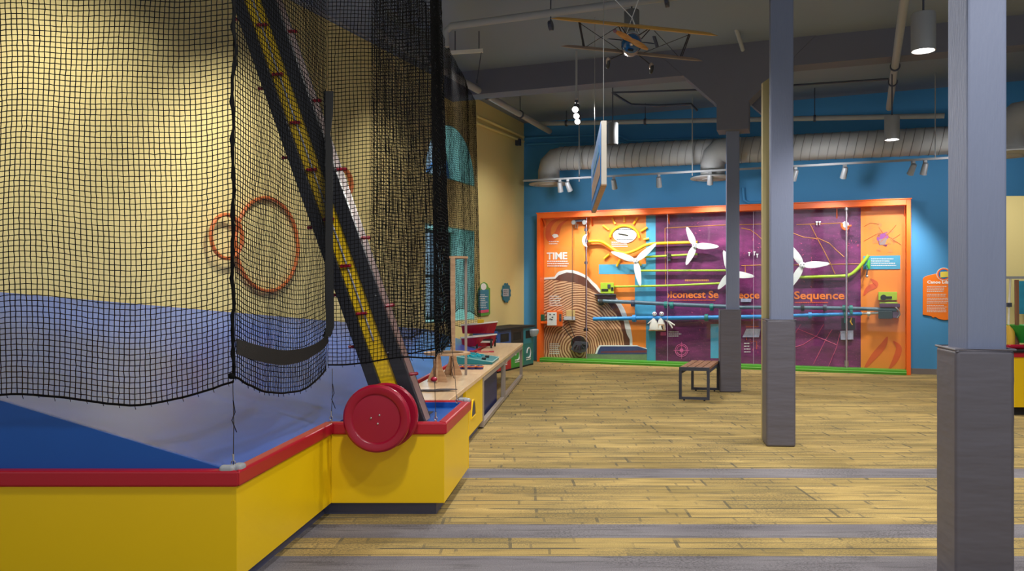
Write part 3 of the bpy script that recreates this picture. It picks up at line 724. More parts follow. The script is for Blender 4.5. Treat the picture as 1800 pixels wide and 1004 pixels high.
# ------------------------------------------------------------------ recycling station by the far corner
bx = thing('recycling_station', 'three part recycling station with black lid at the yellow wall corner', 'bin', TL(1.75, 0) + EW*.3)
def RB(t, o, z): return CORNER-ED*t+EW*o+UP*z
def rbox(t0, t1, o0, o1, z0, z1, name, m, bev=.004):
    return MB().hexa([RB(t0, o0, z0), RB(t0, o1, z0), RB(t1, o1, z0), RB(t1, o0, z0), RB(t0, o0, z1), RB(t0, o1, z1), RB(t1, o1, z1), RB(t1, o0, z1)]).build(name, m, bx, bevel=bev)
rbox(.95, 2.75, .08, .58, 0.0, .03, 'base', M_dark)
rbox(.95, 2.75, .06, .62, .76, .80, 'lid', M_dark)
secs = [(.95, 1.5, rgb(28, 130, 150), rgb(30, 120, 120)), (1.5, 2.12, rgb(36, 36, 40), rgb(60, 160, 60)), (2.12, 2.75, rgb(40, 80, 150), rgb(190, 32, 50))]
for k, (t0, t1, cu_, cl_) in enumerate(secs):
    rbox(t0, t1, .08, .58, .45, .76, 'upper_panel', mat('bin upper %d' % k, cu_, .4)); rbox(t0, t1, .08, .58, .03, .45, 'lower_panel', mat('bin lower %d' % k, cl_, .4))
    rbox(t0+.12, t1-.12, .57, .585, .55, .70, 'slot', M_dark)
    b = MB(); tm = (t0+t1)/2
    if k < 2:
        b.tube([RB(tm+.1*math.cos(a), .586, .26+.1*math.sin(a)) for a in np.linspace(0, 5, 12)], .012, 6)
    for zz in (.12, .16): b.hexa([RB(tm-.12, .58, zz), RB(tm-.12, .584, zz), RB(tm+.12, .584, zz), RB(tm+.12, .58, zz), RB(tm-.12, .58, zz+.02), RB(tm-.12, .584, zz+.02), RB(tm+.12, .584, zz+.02), RB(tm+.12, .58, zz+.02)])
    b.build('icon_lettering', M_white, bx)
# near end panel in teal, with a bag hanging out
b = MB(); prof = []
b.lathe([(1e-4, -.10), (.08, -.09), (.12, -.03), (.13, .03), (.11, .05), (1e-4, .05)], RB(1.05, .60, .67), UP, 14); b.build('bin_bag', mat('clear grey bag', rgb(170, 180, 190), .3, bump=.5, bscale=30), bx, smooth=True)
# signs on the yellow wall
def leaf_sign():
    t = thing('wall_sign', 'teal sign with green crest on the yellow wall above the toy boats', 'sign', WL(851, 525))
    o = [(840, 508), (843, 506), (845, 499), (850, 496), (855, 499), (857, 505), (860, 507), (860, 552), (857, 554), (842, 556), (840, 553)]
    MB().prism([WL(x, y, .012) for x, y in o], EW*.02).build('board', mat('leaf green edge', rgb(90, 160, 60), .5), t)
    o2 = [(841, 510), (859, 509), (859, 549), (841, 551)]
    MB().prism([WL(x, y, .034) for x, y in o2], EW*.002).build('face', mat('teal print', rgb(20, 120, 150), .5), t)
    MB().prism([WL(841, 546, .037), WL(859, 544, .037), WL(859, 549, .037), WL(841, 551, .037)], EW*.002).build('rose_band', mat('rose print', rgb(214, 70, 110), .5), t)
    MB().prism([WL(850+5*math.cos(a), 504+6*math.sin(a), .037) for a in np.linspace(0, 6.28, 13)[:-1]], EW*.002).build('crest', M_white, t)
    dashes('lettering', WL, 843, 518, 857, 8, 3.2, 1.0, M_white, t, off=.038)
leaf_sign()
t = thing('gear_sign', 'small teal gear shaped sign with grey plate on the yellow wall', 'sign', WL(889, 515))
o = []
for k in range(24):
    a = 2*math.pi*k/24; r_ = (1.0 if k % 2 else .86); o.append((889+8.2*r_*math.cos(a)*(.98), 515-18*r_*math.sin(a)))
MB().prism([WL(x, y, .012) for x, y in o], EW*.02).build('board', mat('gear teal', rgb(40, 116, 140), .5), t)
MB().prism([WL(884, 508, .034), WL(894, 508, .034), WL(894, 521, .034), WL(884, 521, .034)], EW*.004).build('plate', mat('pale grey plate', rgb(176, 186, 196), .4), t)
dashes('lettering', WL, 885.3, 511, 893, 3, 3, 1.0, M_fr, t, off=.040)
# ------------------------------------------------------------------ big mechanical wall exhibit
LEN, HT, FD = 7.02, 3.10, .30
ex = thing('mechanical_exhibit', 'large orange framed wall exhibit with orange and purple mural on the blue wall', 'exhibit', LF+EW*3.5)
def FR(s, z, d=0.0): return LF+EW*s+ED*d+UP*z
def fbox(s0, s1, z0, z1, d0, d1, name, m, par=ex, bev=.004):
    return MB().hexa([FR(s0, z0, d0), FR(s1, z0, d0), FR(s1, z0, d1), FR(s0, z0, d1), FR(s0, z1, d0), FR(s1, z1, d0), FR(s1, z1, d1), FR(s0, z1, d1)]).build(name, m, par, bevel=bev)
fbox(0, .07, 0, HT, 0, FD-.004, 'frame_stile', M_orange); fbox(LEN-.07, LEN, 0, HT, 0, FD-.004, 'frame_stile', M_orange)
fbox(.07, LEN-.07, HT-.10, HT, 0, FD-.004, 'frame_head', M_orange)
fbox(-.015, LEN+.015, HT, HT+.02, -.015, FD-.004, 'frame_cap', M_orange)
fbox(.07, LEN-.07, 0, .085, -.02, FD-.004, 'green_base', M_green)
fbox(.07, LEN-.07, .04, .05, -.03, -.02, 'base_nosing', mat('pale green nosing', rgb(150, 214, 120), .4), bev=0)
M_pan_o = mat('orange mural print', rgb(246, 140, 52), .45, var=.05, vscale=1.2)
fbox(.07, LEN-.07, .085, HT-.10, .262, FD-.004, 'back_panel', M_pan_o, bev=0)
for px in (953, 1036, 1172, 1470, 1590):
    a = SP(px, 374, .2); a.z = HT-.10

    s_ = (a-LF).dot(EW)
    MB().prism([FR(s_, HT-.10, .08), FR(s_, HT-.10, .255), FR(s_, HT-.28, .255)], EW*.02).build('bracket', M_orange, ex)
def pr(name, pts, m, off, th=.0012, par=ex): return MB().prism([SP(x, y, off) for x, y in pts], ED*th).build(name, m, par)
M_purp = nodes_of('purple mural print')[0]
def purple_nodes():
    nt = M_purp.node_tree; N, L = nt.nodes, nt.links; b = N['Principled BSDF']
    tc = N.new('ShaderNodeTexCoord'); mp = N.new('ShaderNodeMapping'); mp.inputs['Scale'].default_value = (.5, .5, 1.6); L.new(tc.outputs['Object'], mp.inputs[0])
    n1 = N.new('ShaderNodeTexNoise'); n1.inputs['Scale'].default_value = 2.2; n1.inputs['Detail'].default_value = 8; n1.inputs['Roughness'].default_value = .65; L.new(mp.outputs[0], n1.inputs['Vector'])
    r = N.new('ShaderNodeValToRGB'); e = r.color_ramp.elements; e[0].position = .32; e[0].color = rgb(70, 30, 66); e[1].position = .62; e[1].color = rgb(136, 52, 112)
    x = r.color_ramp.elements.new(.72); x.color = rgb(176, 74, 134)
    L.new(n1.outputs['Fac'], r.inputs[0])
    L.new(r.outputs[0], b.inputs['Base Color']); b.inputs['Roughness'].default_value = .4
    # fine speckle
    n2 = N.new('ShaderNodeTexNoise'); n2.inputs['Scale'].default_value = 45; n2.inputs['Detail'].default_value = 2; L.new(tc.outputs['Object'], n2.inputs['Vector'])
    m2 = N.new('ShaderNodeMapRange'); m2.inputs['From Min'].default_value = .64; m2.inputs['From Max'].default_value = .72; m2.inputs['To Max'].default_value = .45; L.new(n2.outputs['Fac'], m2.inputs['Value'])
    m3 = N.new('ShaderNodeMix'); m3.data_type = 'RGBA'; m3.inputs['B'].default_value = rgb(196, 96, 150); L.new(m2.outputs[0], m3.inputs['Factor']); L.new(r.outputs[0], m3.inputs['A']); L.new(m3.outputs['Result'], b.inputs['Base Color'])
purple_nodes()
M_pbl = mat('blue mural print', rgb(74, 160, 196), .5, var=.1, vscale=14)
pr('purple_print', [(1152.5, 374), (1513, 362), (1513, 652), (1152.5, 640)], M_purp, .001)
pr('blue_print', [(1135.6, 375), (1152.5, 374), (1152.5, 640), (1135.6, 640)], M_pbl, .001)
pr('blue_print', [(1052.7, 465), (1152.5, 464), (1152.5, 562), (1116, 562), (1116, 482), (1052.7, 482)], M_pbl, .002)
pr('blue_print', [(1249, 570), (1290, 569), (1290, 630), (1249, 630)], M_pbl, .002)
# log section
M_ring = nodes_of('log ring print')[0]
def ring_nodes():
    nt = M_ring.node_tree; N, L = nt.nodes, nt.links; b = N['Principled BSDF']
    c_ = SP(1020, 608)-V(ex.location); tc = N.new('ShaderNodeTexCoord')
    sub = N.new('ShaderNodeVectorMath'); sub.operation = 'SUBTRACT'; sub.inputs[1].default_value = c_; L.new(tc.outputs['Object'], sub.inputs[0])
    no = N.new('ShaderNodeTexNoise'); no.inputs['Scale'].default_value = 2.0; no.inputs['Detail'].default_value = 2; L.new(tc.outputs['Object'], no.inputs['Vector'])
    nm = N.new('ShaderNodeVectorMath'); nm.operation = 'MULTIPLY_ADD'; nm.inputs[1].default_value = (.20, .20, .20); L.new(no.outputs['Color'], nm.inputs[0]); L.new(sub.outputs[0], nm.inputs[2])
    ln = N.new('ShaderNodeVectorMath'); ln.operation = 'LENGTH'; L.new(nm.outputs[0], ln.inputs[0])
    si = N.new('ShaderNodeMath'); si.operation = 'MULTIPLY'; si.inputs[1].default_value = 125; L.new(ln.outputs['Value'], si.inputs[0])
    sn = N.new('ShaderNodeMath'); sn.operation = 'SINE'; L.new(si.outputs[0], sn.inputs[0])
    r = N.new('ShaderNodeValToRGB'); e = r.color_ramp.elements; e[0].position = .2; e[0].color = rgb(140, 80, 50); e[1].position = .7; e[1].color = rgb(232, 184, 140)
    mr = N.new('ShaderNodeMapRange'); mr.inputs['From Min'].default_value = -1; L.new(sn.outputs[0], mr.inputs['Value']); L.new(mr.outputs[0], r.inputs[0])
    L.new(r.outputs[0], b.inputs['Base Color']); b.inputs['Roughness'].default_value = .5
ring_nodes()
edge = [(951, 488.5), (975, 486.6), (979, 480), (983, 477), (995.6, 474.5), (1007, 475), (1016, 477.4), (1026, 482), (1034, 486.6), (1042, 495), (1049, 501), (1056, 510.6), (1070, 515), (1082, 521.7), (1090, 531), (1097, 542), (1101, 552), (1104, 562), (1108, 573), (1110, 584), (1111.5, 595), (1111.7, 607)]
inner = [(951, 492), (976, 490), (982, 484), (996, 479), (1007, 480), (1016, 483), (1026, 487), (1033, 492), (1039, 499), (1046, 506), (1053, 514), (1066, 521), (1076, 527), (1084, 536), (1089, 545), (1093, 555), (1097, 566), (1099, 577), (1102, 588), (1107, 597), (1107, 607)]
pr('torn_edge', edge+[(1111.7, 633), (951, 633)], mat('white torn paper print', rgb(232, 228, 226), .6, var=.08, vscale=30), .0032)
pr('bark_print', inner+[(1107, 633), (951, 633)], mat('dark bark print', rgb(104, 58, 44), .6, var=.25, vscale=12), .0046)
rings = [(951, 493), (970, 492), (990, 494), (1010, 497), (1028, 503), (1044, 512), (1060, 525), (1072, 538), (1083, 552), (1090, 568), (1095, 585), (1097, 607)]
pr('ring_print', rings+[(1097, 633), (951, 633)], M_ring, .006)
pr('grass_print', [(1030, 622), (1137, 621), (1137, 634), (1030, 634)], mat('grass print', rgb(116, 132, 96), .7, var=.25, vscale=20), .0072)
pr('roof_print', [(1046, 622), (1050, 612), (1054, 607), (1120, 607), (1126, 610), (1137, 612), (1137, 622)], M_white, .0074)
pr('roof_print', [(1049, 623), (1053, 613), (1056, 609), (1121, 609), (1137, 614), (1137, 623)], mat('navy roof print', rgb(56, 66, 112), .5, var=.3, vscale=20), .0086)
pr('roof_print', [(1056, 618), (1137, 616), (1137, 620), (1056, 620)], mat('brick red print', rgb(120, 50, 60), .5), .0098)
M_red_pr = mat('red orange swoosh print', rgb(228, 92, 44), .5)
def swoosh(pts, w, par=ex):
    p_ = smooth_path([V((x, y, 0)) for x, y in pts], 6); n_ = len(p_); L_, R_2 = [], []
    for i, q_ in enumerate(p_):
        t_ = (p_[min(i+1, n_-1)]-p_[max(i-1, 0)]).normalized(); ww = w*math.sin(math.pi*(i+.6)/(n_+.2)); L_.append((q_.x-t_.y*ww, q_.y+t_.x*ww)); R_2.append((q_.x+t_.y*ww, q_.y-t_.x*ww))
    b = MB()
    for i in range(n_-1): b.prism([SP(*L_[i], .003), SP(*L_[i+1], .003), SP(*R_2[i+1], .003), SP(*R_2[i], .003)], ED*.001)
    return b.build('swoosh_print', M_red_pr, par, weld=True)
swoosh([(1000, 385), (985, 396), (978, 412), (966, 420), (964, 402), (975, 388), (996, 382)], 5)
swoosh([(1560, 592), (1552, 608), (1535, 628), (1518, 650)], 6); swoosh([(1570, 600), (1580, 612), (1574, 632), (1562, 650)], 5.5)
swoosh([(1518, 520), (1526, 508), (1540, 500), (1530, 490)], 5)
# line art over the mural
def lineart(segs, w, m, off=.0035):
    b = MB()
    for s_ in segs:
        b.tube([SP(x, y, off) for x, y in s_], w, 4)
    return b.build('line_print', m, ex)
M_gold = mat('gold line print', rgb(206, 138, 70), .5); M_rose = mat('rose line print', rgb(214, 84, 130), .5); M_redl = mat('red line print', rgb(226, 90, 60), .5)
lineart([[(1169, 401), (1264, 396), (1345, 394)], [(1169, 401), (1170, 500)], [(1400, 395), (1488, 392)], [(1303, 467), (1345, 466)], [(1394, 466), (1513, 464)], [(1310, 467), (1310, 480)],
         [(1303, 401), (1318, 404), (1330, 412), (1341, 423)], [(1424, 394), (1436, 418), (1448, 440), (1459, 462), (1468, 482)], [(1436, 418), (1458, 428), (1470, 440), (1484, 452)],
         [(1394, 410), (1412, 417), (1436, 420)]], .008, M_gold)
lineart([[(1462, 580), (1450, 600), (1430, 640)], [(1408, 570), (1394, 592)], [(1448, 570), (1436, 590), (1412, 606), (1398, 610)], [(1402, 578), (1470, 606)], [(1478, 582), (1470, 612), (1456, 645)]], .006, M_rose)
b = MB()
r2 = random.Random(4)
for k in range(70):   # fireworks of short strokes
    cx_, cy_, rr_ = [(1425, 440, 32), (1440, 520, 40), (1320, 430, 22), (1330, 600, 20), (1215, 400, 34), (1500, 430, 14), (1230, 560, 20)][k % 7]; a_ = r2.uniform(0, 6.28); q_ = r2.uniform(.3, 1)*rr_
    x_, y_ = cx_+q_*math.cos(a_), cy_+q_*math.sin(a_)
    if 1156 < x_ < 1508 and 380 < y_ < 640: b.tube([SP(x_, y_, .0035), SP(x_+3*math.cos(a_), y_+3*math.sin(a_), .0035)], .005, 4)
b.build('spark_print', M_rose, ex)
lineart([[(1311, 575), (1334, 574)], [(1312, 578), (1312, 598)], [(1318, 600), (1330, 600), (1330, 614)], [(1310, 560), (1330, 560)], [(1322, 550), (1322, 570)]], .006, M_redl)
b = MB(); c_ = (1198, 616)
for r_ in (11, 8.4): b.tube([SP(c_[0]+r_*math.cos(a), c_[1]+r_*math.sin(a), .004) for a in np.linspace(0, 6.283, 33)[:-1]], .006, 4, closed=True)
b.tube([SP(1184, 616, .004), SP(1212, 616, .004)], .005, 4); b.tube([SP(1198, 601, .004), SP(1198, 631, .004)], .005, 4)
b.prism([SP(c_[0]+3.4*math.cos(a), c_[1]+3.4*math.sin(a), .006) for a in np.linspace(0, 6.283, 17)[:-1]], ED*.002); b.build('target_print', mat('pink print', rgb(222, 96, 160), .5), ex)
pr('note_print', [(1161, 584), (1171, 584), (1171, 590), (1161, 590)], mat('pink print', rgb(222, 96, 160)), .004)
for a_, x0, y0, x1, rows, dy, h_ in (('a', 962, 458.5, 1000, 3, 4.1, 1.9), ('b', 965, 424, 984, 2, 4, 1.4), ('c', 966, 520, 988, 5, 4, 1.5), ('d', 966, 604, 985, 6, 3.4, 1.4), ('e', 1075, 425, 1106, 3, 3.6, 1.6), ('f', 1175, 583, 1198, 3, 3.6, 1.3), ('g', 1177, 527, 1264, 1, 3, 1.6), ('h', 1397, 531, 1465, 1, 3, 1.8), ('i', 1308, 603, 1320, 4, 5, 1.4)):
    dashes('small_lettering', SP, x0, y0, x1, rows, dy, h_, M_white if a_ not in 'gh' else M_redl, ex, off=.009)
dashes('small_lettering', SP, 1204, 491.5, 1246, 1, 3, 3.0, M_gold, ex, ragged=0, off=.004)
pr('logo_print', [(970, 414), (974, 411), (980, 412), (982, 416), (974, 419)], M_white, .004)
M_txo = mat('orange title print', rgb(252, 132, 54), .5)
def wtext(name, s, x0, y0, x1, h, m, bold):
    a_, c__ = SP(x0, y0, .006), SP(x1, y0, .006); hh = (SP(x0, y0-h, .006)-a_).length
    return text(name, s, a_, EW, UP, hh/.62, m, ex, width=(c__-a_).length, bold=bold, depth=.003)
wtext('title_lettering', 'TIME', 961, 456, 997, 10.5, M_white, .03)
wtext('title_lettering', '\u203aiconecst Se', 1172, 523.5, 1263, 10.6, M_txo, .024)
wtext('title_lettering', 'eoce', 1298, 524.5, 1335, 10.8, M_txo, .024)
wtext('title_lettering', 'Sequence', 1396, 525.5, 1484.5, 11.6, M_txo, .024)
# pale blue caption board and diamond print on the far orange section
t = pr('caption_board', [(1517.5, 450), (1582.5, 449), (1582.5, 473), (1517.5, 473.5)], M_pbl, .012, .01)
dashes('small_lettering', SP, 1531, 454.5, 1578, 4, 3.8, 1.5, M_white, ex, off=.016, ragged=.3)
pr('diamond_print', [(1544, 410), (1560, 408), (1562, 418), (1558, 422), (1546, 431), (1541, 420)], mat('violet print', rgb(150, 70, 150), .5), .003)
pr('diamond_print', [(1545, 421), (1560, 418), (1556, 430), (1547, 431)], mat('grey print', rgb(150, 130, 126), .5), .0045)
pr('diamond_print', [(1551, 431), (1561, 429), (1558, 433.5)], mat('plum print', rgb(120, 40, 80), .5), .0045)
M_tan = mat('tan rubble print', rgb(226, 134, 66), .5)
b = MB(); r2 = random.Random(9)
for k in range(26):
    a_ = r2.uniform(0, 6.28); d_ = r2.uniform(9, 30); x_, y_ = 1552+d_*math.cos(a_), 418+d_*.9*math.sin(a_)
    if 1516 < x_ < 1586 and 388 < y_ < 446:
        w_ = r2.uniform(2, 6); b.prism([SP(x_+w_*math.cos(q_+k)*r2.uniform(.6, 1.2), y_+w_*math.sin(q_+k)*.7, .003) for q_ in (0, 1.4, 2.6, 4.2, 5.2)], ED*.001)
b.build('rubble_print', M_tan, ex)
lineart([[(1548, 426), (1575, 396)], [(1518, 424), (1540, 412)], [(1562, 416), (1584, 430)], [(1545, 400), (1552, 410)], [(1519, 398), (1530, 392), (1545, 394)], [(1570, 420), (1582, 412)]], .006, mat('tan line print', rgb(214, 120, 60)))
# clear guard panes
for k, (x0, x1, yb0, yb1) in enumerate([(955, 1031, 640, 641), (1031.5, 1173, 641, 644), (1173.5, 1324, 644, 650), (1324.5, 1488, 650, 657), (1488.5, 1591, 657, 660)]):
    q0, q1 = hit(x0, 510, LF+ED*.03, ED), hit(x1, 510, LF+ED*.03, ED)
    MB().prism([V((q0.x, q0.y, .088)), V((q1.x, q1.y, .088)), V((q1.x, q1.y, HT-.1)), V((q0.x, q0.y, HT-.1))], ED*.006).build('guard_pane', M_glass, ex)
    if k: MB().bar(V((q0.x, q0.y, .09))-ED*.002, V((q0.x, q0.y, HT-.11))-ED*.002, .012, .006, EW).build('pane_edge', mat('pane edge', rgb(176, 160, 180), .2), ex)
po = hit(1488, 510, LF+ED*.06, ED)
MB().cyl(V((po.x, po.y, .09)), V((po.x, po.y, HT-.1)), .016, 12).build('guard_post', M_steel, ex, smooth=True)
for z in (.12, HT-.15): MB().cyl(V((po.x, po.y, z)), V((po.x, po.y, z+.1)), .035, 14).build('post_cap', M_steel, ex, smooth=True)
# --- working pieces mounted on the mural
def on(name, label, cat, px, py, off=0.0, group=None): return thing(name, label, cat, SP(px, py, off), group)
# sun dial
t = on('sun_dial', 'white oval dial with yellow sun arc and rays on the orange mural', 'dial', 1098, 412)
df = MB().prism([SP(1098+21*math.cos(a), 412+15.5*math.sin(a), .02) for a in np.linspace(0, 6.283, 41)[:-1]], ED*.006).build('dial_face', M_white, t, bevel=.004)
dashes('dial_lettering', SP, 1083, 403, 1112, 1, 3, 1.3, M_fr, df, off=.024, ragged=0); dashes('dial_lettering', SP, 1084, 420, 1112, 1, 3, 1.3, M_fr, df, off=.024, ragged=0)
MB().tube([SP(1087, 411, .026), SP(1100, 413, .026), SP(1104, 414, .026)], .012, 6).build('dial_hand', M_dark, df)
M_sun = mat('sun yellow plastic', rgb(250, 188, 20), .4)
b = MB(); b.tube(arc_pts(lambda x, y: SP(x, y, .04), 1098, 419, 25.5, 22, math.pi*.98, .02, 26), .026, 8); b.build('sun_arc', M_sun, t, smooth=True)
for x0, y0, x1, y1 in [(668, 205, 728, 248), (757, 130, 790, 190), (878, 112, 878, 170), (1008, 122, 968, 190), (1105, 222, 1040, 262), (1120, 331, 1070, 341), (732, 486, 680, 530), (837, 535, 805, 605), (1022, 560, 1045, 597)]:
    MB().tube([SP(940+x0*.1792, 360+y0*.1792, .035), SP(940+x1*.1792, 360+y1*.1792, .035)], .022, 8).build('sun_ray', M_sun, t, smooth=True)
# moon
t = on('crescent_moon', 'cream crescent moon riding on the vertical rod of the mural', 'ornament', 1029, 424, .1)
pts = [(1033, 410.5), (1028, 412.5), (1024, 417), (1022.8, 424), (1025, 430), (1028.5, 433.5), (1032.5, 434.5), (1029.5, 429), (1028.5, 423), (1030, 416)]
MB().prism([SP(x, y, .16) for x, y in pts], ED*.04).build('crescent', M_offw, t, bevel=.006)
MB().cyl(SP(1031, 424, .11), SP(1031, 424, .19), .03, 14).build('hub', M_fr, t)
# rods
def rod(px, y0, y1, off, r, label, m, extra=()):
    t = on('lift_rod', label, 'rod', px, y1, off)
    MB().cyl(SP(px, y0, off), SP(px, y1, off), r, 10).build('rod', m, t, smooth=True)
    for e in extra: MB().cyl(SP(px, e-2.5, off), SP(px, e+2.5, off), r*2.6, 12).build('collar', M_fr, t, smooth=True)
    return t
rod(1030, 396, 582, .13, .014, 'dark vertical rod under the crescent moon on the mural', mat('bronze rod', rgb(86, 56, 50), .4), (404, 462, 579))
rod(1006, 396, 562, .13, .007, 'thin dark cable line beside the TIME lettering', mat('bronze rod', rgb(86, 56, 50)))
t = on('pulley_block', 'pair of silver pulleys at the upper corner of the orange mural', 'pulley', 1018, 391)
for px in (1008, 1027):
    MB().lathe([(1e-4, 0), (.045, 0), (.05, .012), (.038, .03), (.05, .05), (.045, .062), (1e-4, .062)], SP(px, 391, .17), ED, 24).build('sheave', M_steel, t, smooth=True)
MB().bar(SP(1008, 389, .12), SP(1030, 387, .12), .05, .05).build('block_body', M_fr, t, bevel=.006)
MB().tube([SP(1013, 393, .14), SP(1011, 400, .14), SP(1015, 401, .14), SP(1016, 394, .14)], .008, 6).build('hook', M_steel, t)
# cranked tubes
M_lime = mat('lime tube', rgb(172, 200, 50), .4); M_sunt = M_sun
def mtube(name, label, pts, off, r, m, ends=True):
    t = on(name, label, 'tube', *pts[0], off); p_ = smooth_path([SP(x, y, off) for x, y in pts], 8)
    MB().tube(p_, r, 10).build('tube', m, t, smooth=True)
    for q_ in ((p_[0], p_[-1]) if ends else (p_[0],)): MB().cyl(q_, q_+ED*(off-.013), r*.7, 8).build('standoff', M_fr, t)
    return t
mtube('wave_tube', 'long yellow wavy tube dipping under the sun dial', [(1035, 424.5), (1055, 424.5), (1068, 431), (1084, 442), (1100, 445.5), (1118, 440), (1136, 431), (1160, 428), (1226, 426)], .10, .032, M_sun)
mtube('lime_tube', 'short lime tube with a dark clamp above the longer lime tubes', [(1132, 452), (1226, 447)], .08, .022, M_lime)
mtube('lime_tube', 'upper long lime tube running behind the second post', [(1126, 476), (1290, 475.5)], .08, .022, M_lime)
mtube('lime_tube', 'lime tube running out of the lime motor box', [(1080, 504), (1180, 502), (1290, 497)], .08, .022, M_lime)
mtube('lime_tube', 'lime tube curving up at the steel guard post', [(1380, 488), (1480, 485.5), (1492, 484), (1503, 477), (1516, 463), (1527, 449)], .08, .032, M_lime, False)
t = on('tube_clamp', 'dark clamp gripping the short lime tube', 'clamp', 1176, 450, .08)
MB().cyl(SP(1176, 446, .085), SP(1176, 453, .085), .05, 16).build('clamp_body', mat('dark brown clamp', rgb(60, 44, 48), .5), t, smooth=True); MB().cyl(SP(1176, 453, .085), SP(1176, 459, .085), .03, 12).build('clamp_stem', M_fr, t)
# three-bladed rotors
def rotor(hx, hy, tips, label, off=.18):
    t = on('rotor', label, 'rotor', hx, hy, 0, 'white three bladed rotors'); H = SP(hx, hy, off)
    hb = MB().lathe([(1e-4, 0), (.035, .002), (.055, .018), (.06, .05), (1e-4, .05)], H-ED*.03, ED, 24).build('hub', M_white, t, smooth=True)
    for k in range(3):
        a_ = k*2.09+.5; MB().ball(H-ED*.03+EW*(.03*math.cos(a_))+UP*(.03*math.sin(a_)), .010, 8).build('bolt', M_fr, hb)
    MB().cyl(H+ED*.02, H+ED*(off-.013), .022, 12).build('shaft', M_fr, t, smooth=True)
    for tx_, ty_ in tips:
        T = SP(tx_, ty_, off); d = (T-H); L_ = d.length; d.normalize(); s_ = d.cross(ED).normalized(); b = MB(); vs = []; n_ = 12
        for i in range(n_+1):
            u = i/n_; w_ = .022+.048*math.sin(math.pi*min(1, (u+.02))**.75)**.9*(1-u*.35) if u < 1 else .004; tw = math.radians(16*(1-u)); c_ = H+d*(L_*(.06+.94*u))
            sd = s_*math.cos(tw)+ED*math.sin(tw); th_ = .010*(1-u*.7); nn = ED*math.cos(tw)-s_*math.sin(tw)
            vs += [c_-sd*w_, c_-nn*th_, c_+sd*w_, c_+nn*th_*.4]
        fs = [(i*4+k, i*4+(k+1) % 4, i*4+4+(k+1) % 4, i*4+4+k) for i in range(n_) for k in range(4)]+[(3, 2, 1, 0), tuple(n_*4+k for k in range(4))]
        b.add(vs, fs); b.build('blade', M_white, t, smooth=True)
rotor(1117.5, 458.5, [(1074, 443), (1153.5, 428), (1125.5, 503)], 'white three bladed rotor over the blue print by the sun dial')
rotor(1221.5, 432, [(1207, 399), (1263.5, 433.5), (1206, 466)], 'white three bladed rotor at the end of the yellow wavy tube')
rotor(1284, 481, [(1326, 486), (1262, 508.5), (1272, 440)], 'white three bladed rotor half hidden by the slim second post')
rotor(1410.5, 466.5, [(1458.5, 463.5), (1388, 507), (1388, 430)], 'white three bladed rotor above the word Sequence')
# motors
M_limeb = mat('lime housing', rgb(176, 204, 52), .45)
def sbox(x0, y0, x1, y1, o0, o1, name, m, par, bev=.006):
    return MB().hexa([SP(x0, y1, o1), SP(x1, y1, o1), SP(x1, y1, o0), SP(x0, y1, o0), SP(x0, y0, o1), SP(x1, y0, o1), SP(x1, y0, o0), SP(x0, y0, o0)]).build(name, m, par, bevel=bev)
t = on('motor_box', 'lime green motor box on purple shelf at the log print', 'motor', 1067, 510)
sbox(1055.5, 497, 1079, 516, .013, .14, 'housing', M_limeb, t); sbox(1057, 508, 1069, 511.5, .135, .155, 'slot', M_dark, t); sbox(1068, 500, 1073, 507, .135, .155, 'knob_plate', M_fr, t); sbox(1074, 505, 1078.5, 511, .135, .15, 'slot', M_dark, t)
t = on('motor_shelf', 'dark purple shelf under the lime motor box', 'shelf', 1066, 521)
sbox(1045, 517, 1083, 519, .013, .2, 'shelf_board', M_fr, t); sbox(1050, 519, 1083, 525.5, .013, .15, 'shelf_body', mat('dark purple plastic', rgb(92, 54, 84), .4), t)
def shaft(label, pts, off, r, m, collars):
    t = on('drive_shaft', label, 'shaft', *pts[0], off); b = MB()
    b.tube([SP(x, y, off) for x, y in pts], r, 10); b.build('shaft', m, t, smooth=True)
    for x, y, mm in collars:
        MB().cyl(SP(x-3, y, off), SP(x+3, y, off), r*1.7, 12).build('collar', mm, t, smooth=True); sbox(x-2, y+2, x+2, y+5, .013, off, 'bearing_bracket', mm, t)
    return t
M_tealg = mat('teal green clamp', rgb(20, 120, 110), .45); M_shg = mat('blue grey shaft', rgb(84, 108, 122), .4); M_shb = mat('bright blue shaft', rgb(40, 138, 206), .35)
shaft('blue grey drive shaft starting at the log print', [(1052, 529), (1112, 531.5), (1200, 536), (1300, 540)], .14, .04, M_shg, [(1057, 531, M_dark), (1113, 533, M_fr), (1171, 536, M_tealg), (1181, 537, M_tealg), (1251, 540, M_tealg)])
shaft('bright blue drive shaft starting at the log print', [(1043, 561), (1120, 559.5), (1200, 559), (1300, 557.5), (1340, 557)], .13, .042, M_shb, [(1115, 560, M_shb), (1242, 558.5, M_tealg)])
shaft('blue grey drive shaft ending at the far motor unit', [(1300, 540.5), (1394, 541), (1490, 542), (1576, 545)], .14, .035, M_shg, [(1411, 541, M_dark), (1450, 541, M_fr), (1484, 542, M_tealg), (1496, 542.5, M_tealg)])
shaft('bright blue drive shaft ending at the far motor unit', [(1340, 556.5), (1394, 555), (1515, 551.5)], .13, .035, M_shb, [(1424, 554.5, M_shb), (1486, 552.5, M_tealg)])
shaft('short grey threaded shaft joining the far dark motor', [(1514, 551.5), (1548, 550)], .13, .022, M_steel, [(1527, 551, M_offw)])
t = on('far_motor', 'dark motor unit with purple cap near the far frame stile', 'motor', 1560, 550)
sbox(1544, 547, 1569, 560.5, .013, .2, 'motor_body', mat('dark green grey motor', rgb(44, 58, 60), .4), t); sbox(1569, 548, 1580, 559, .013, .16, 'end_cap', mat('dusty purple cap', rgb(110, 84, 110), .5), t)
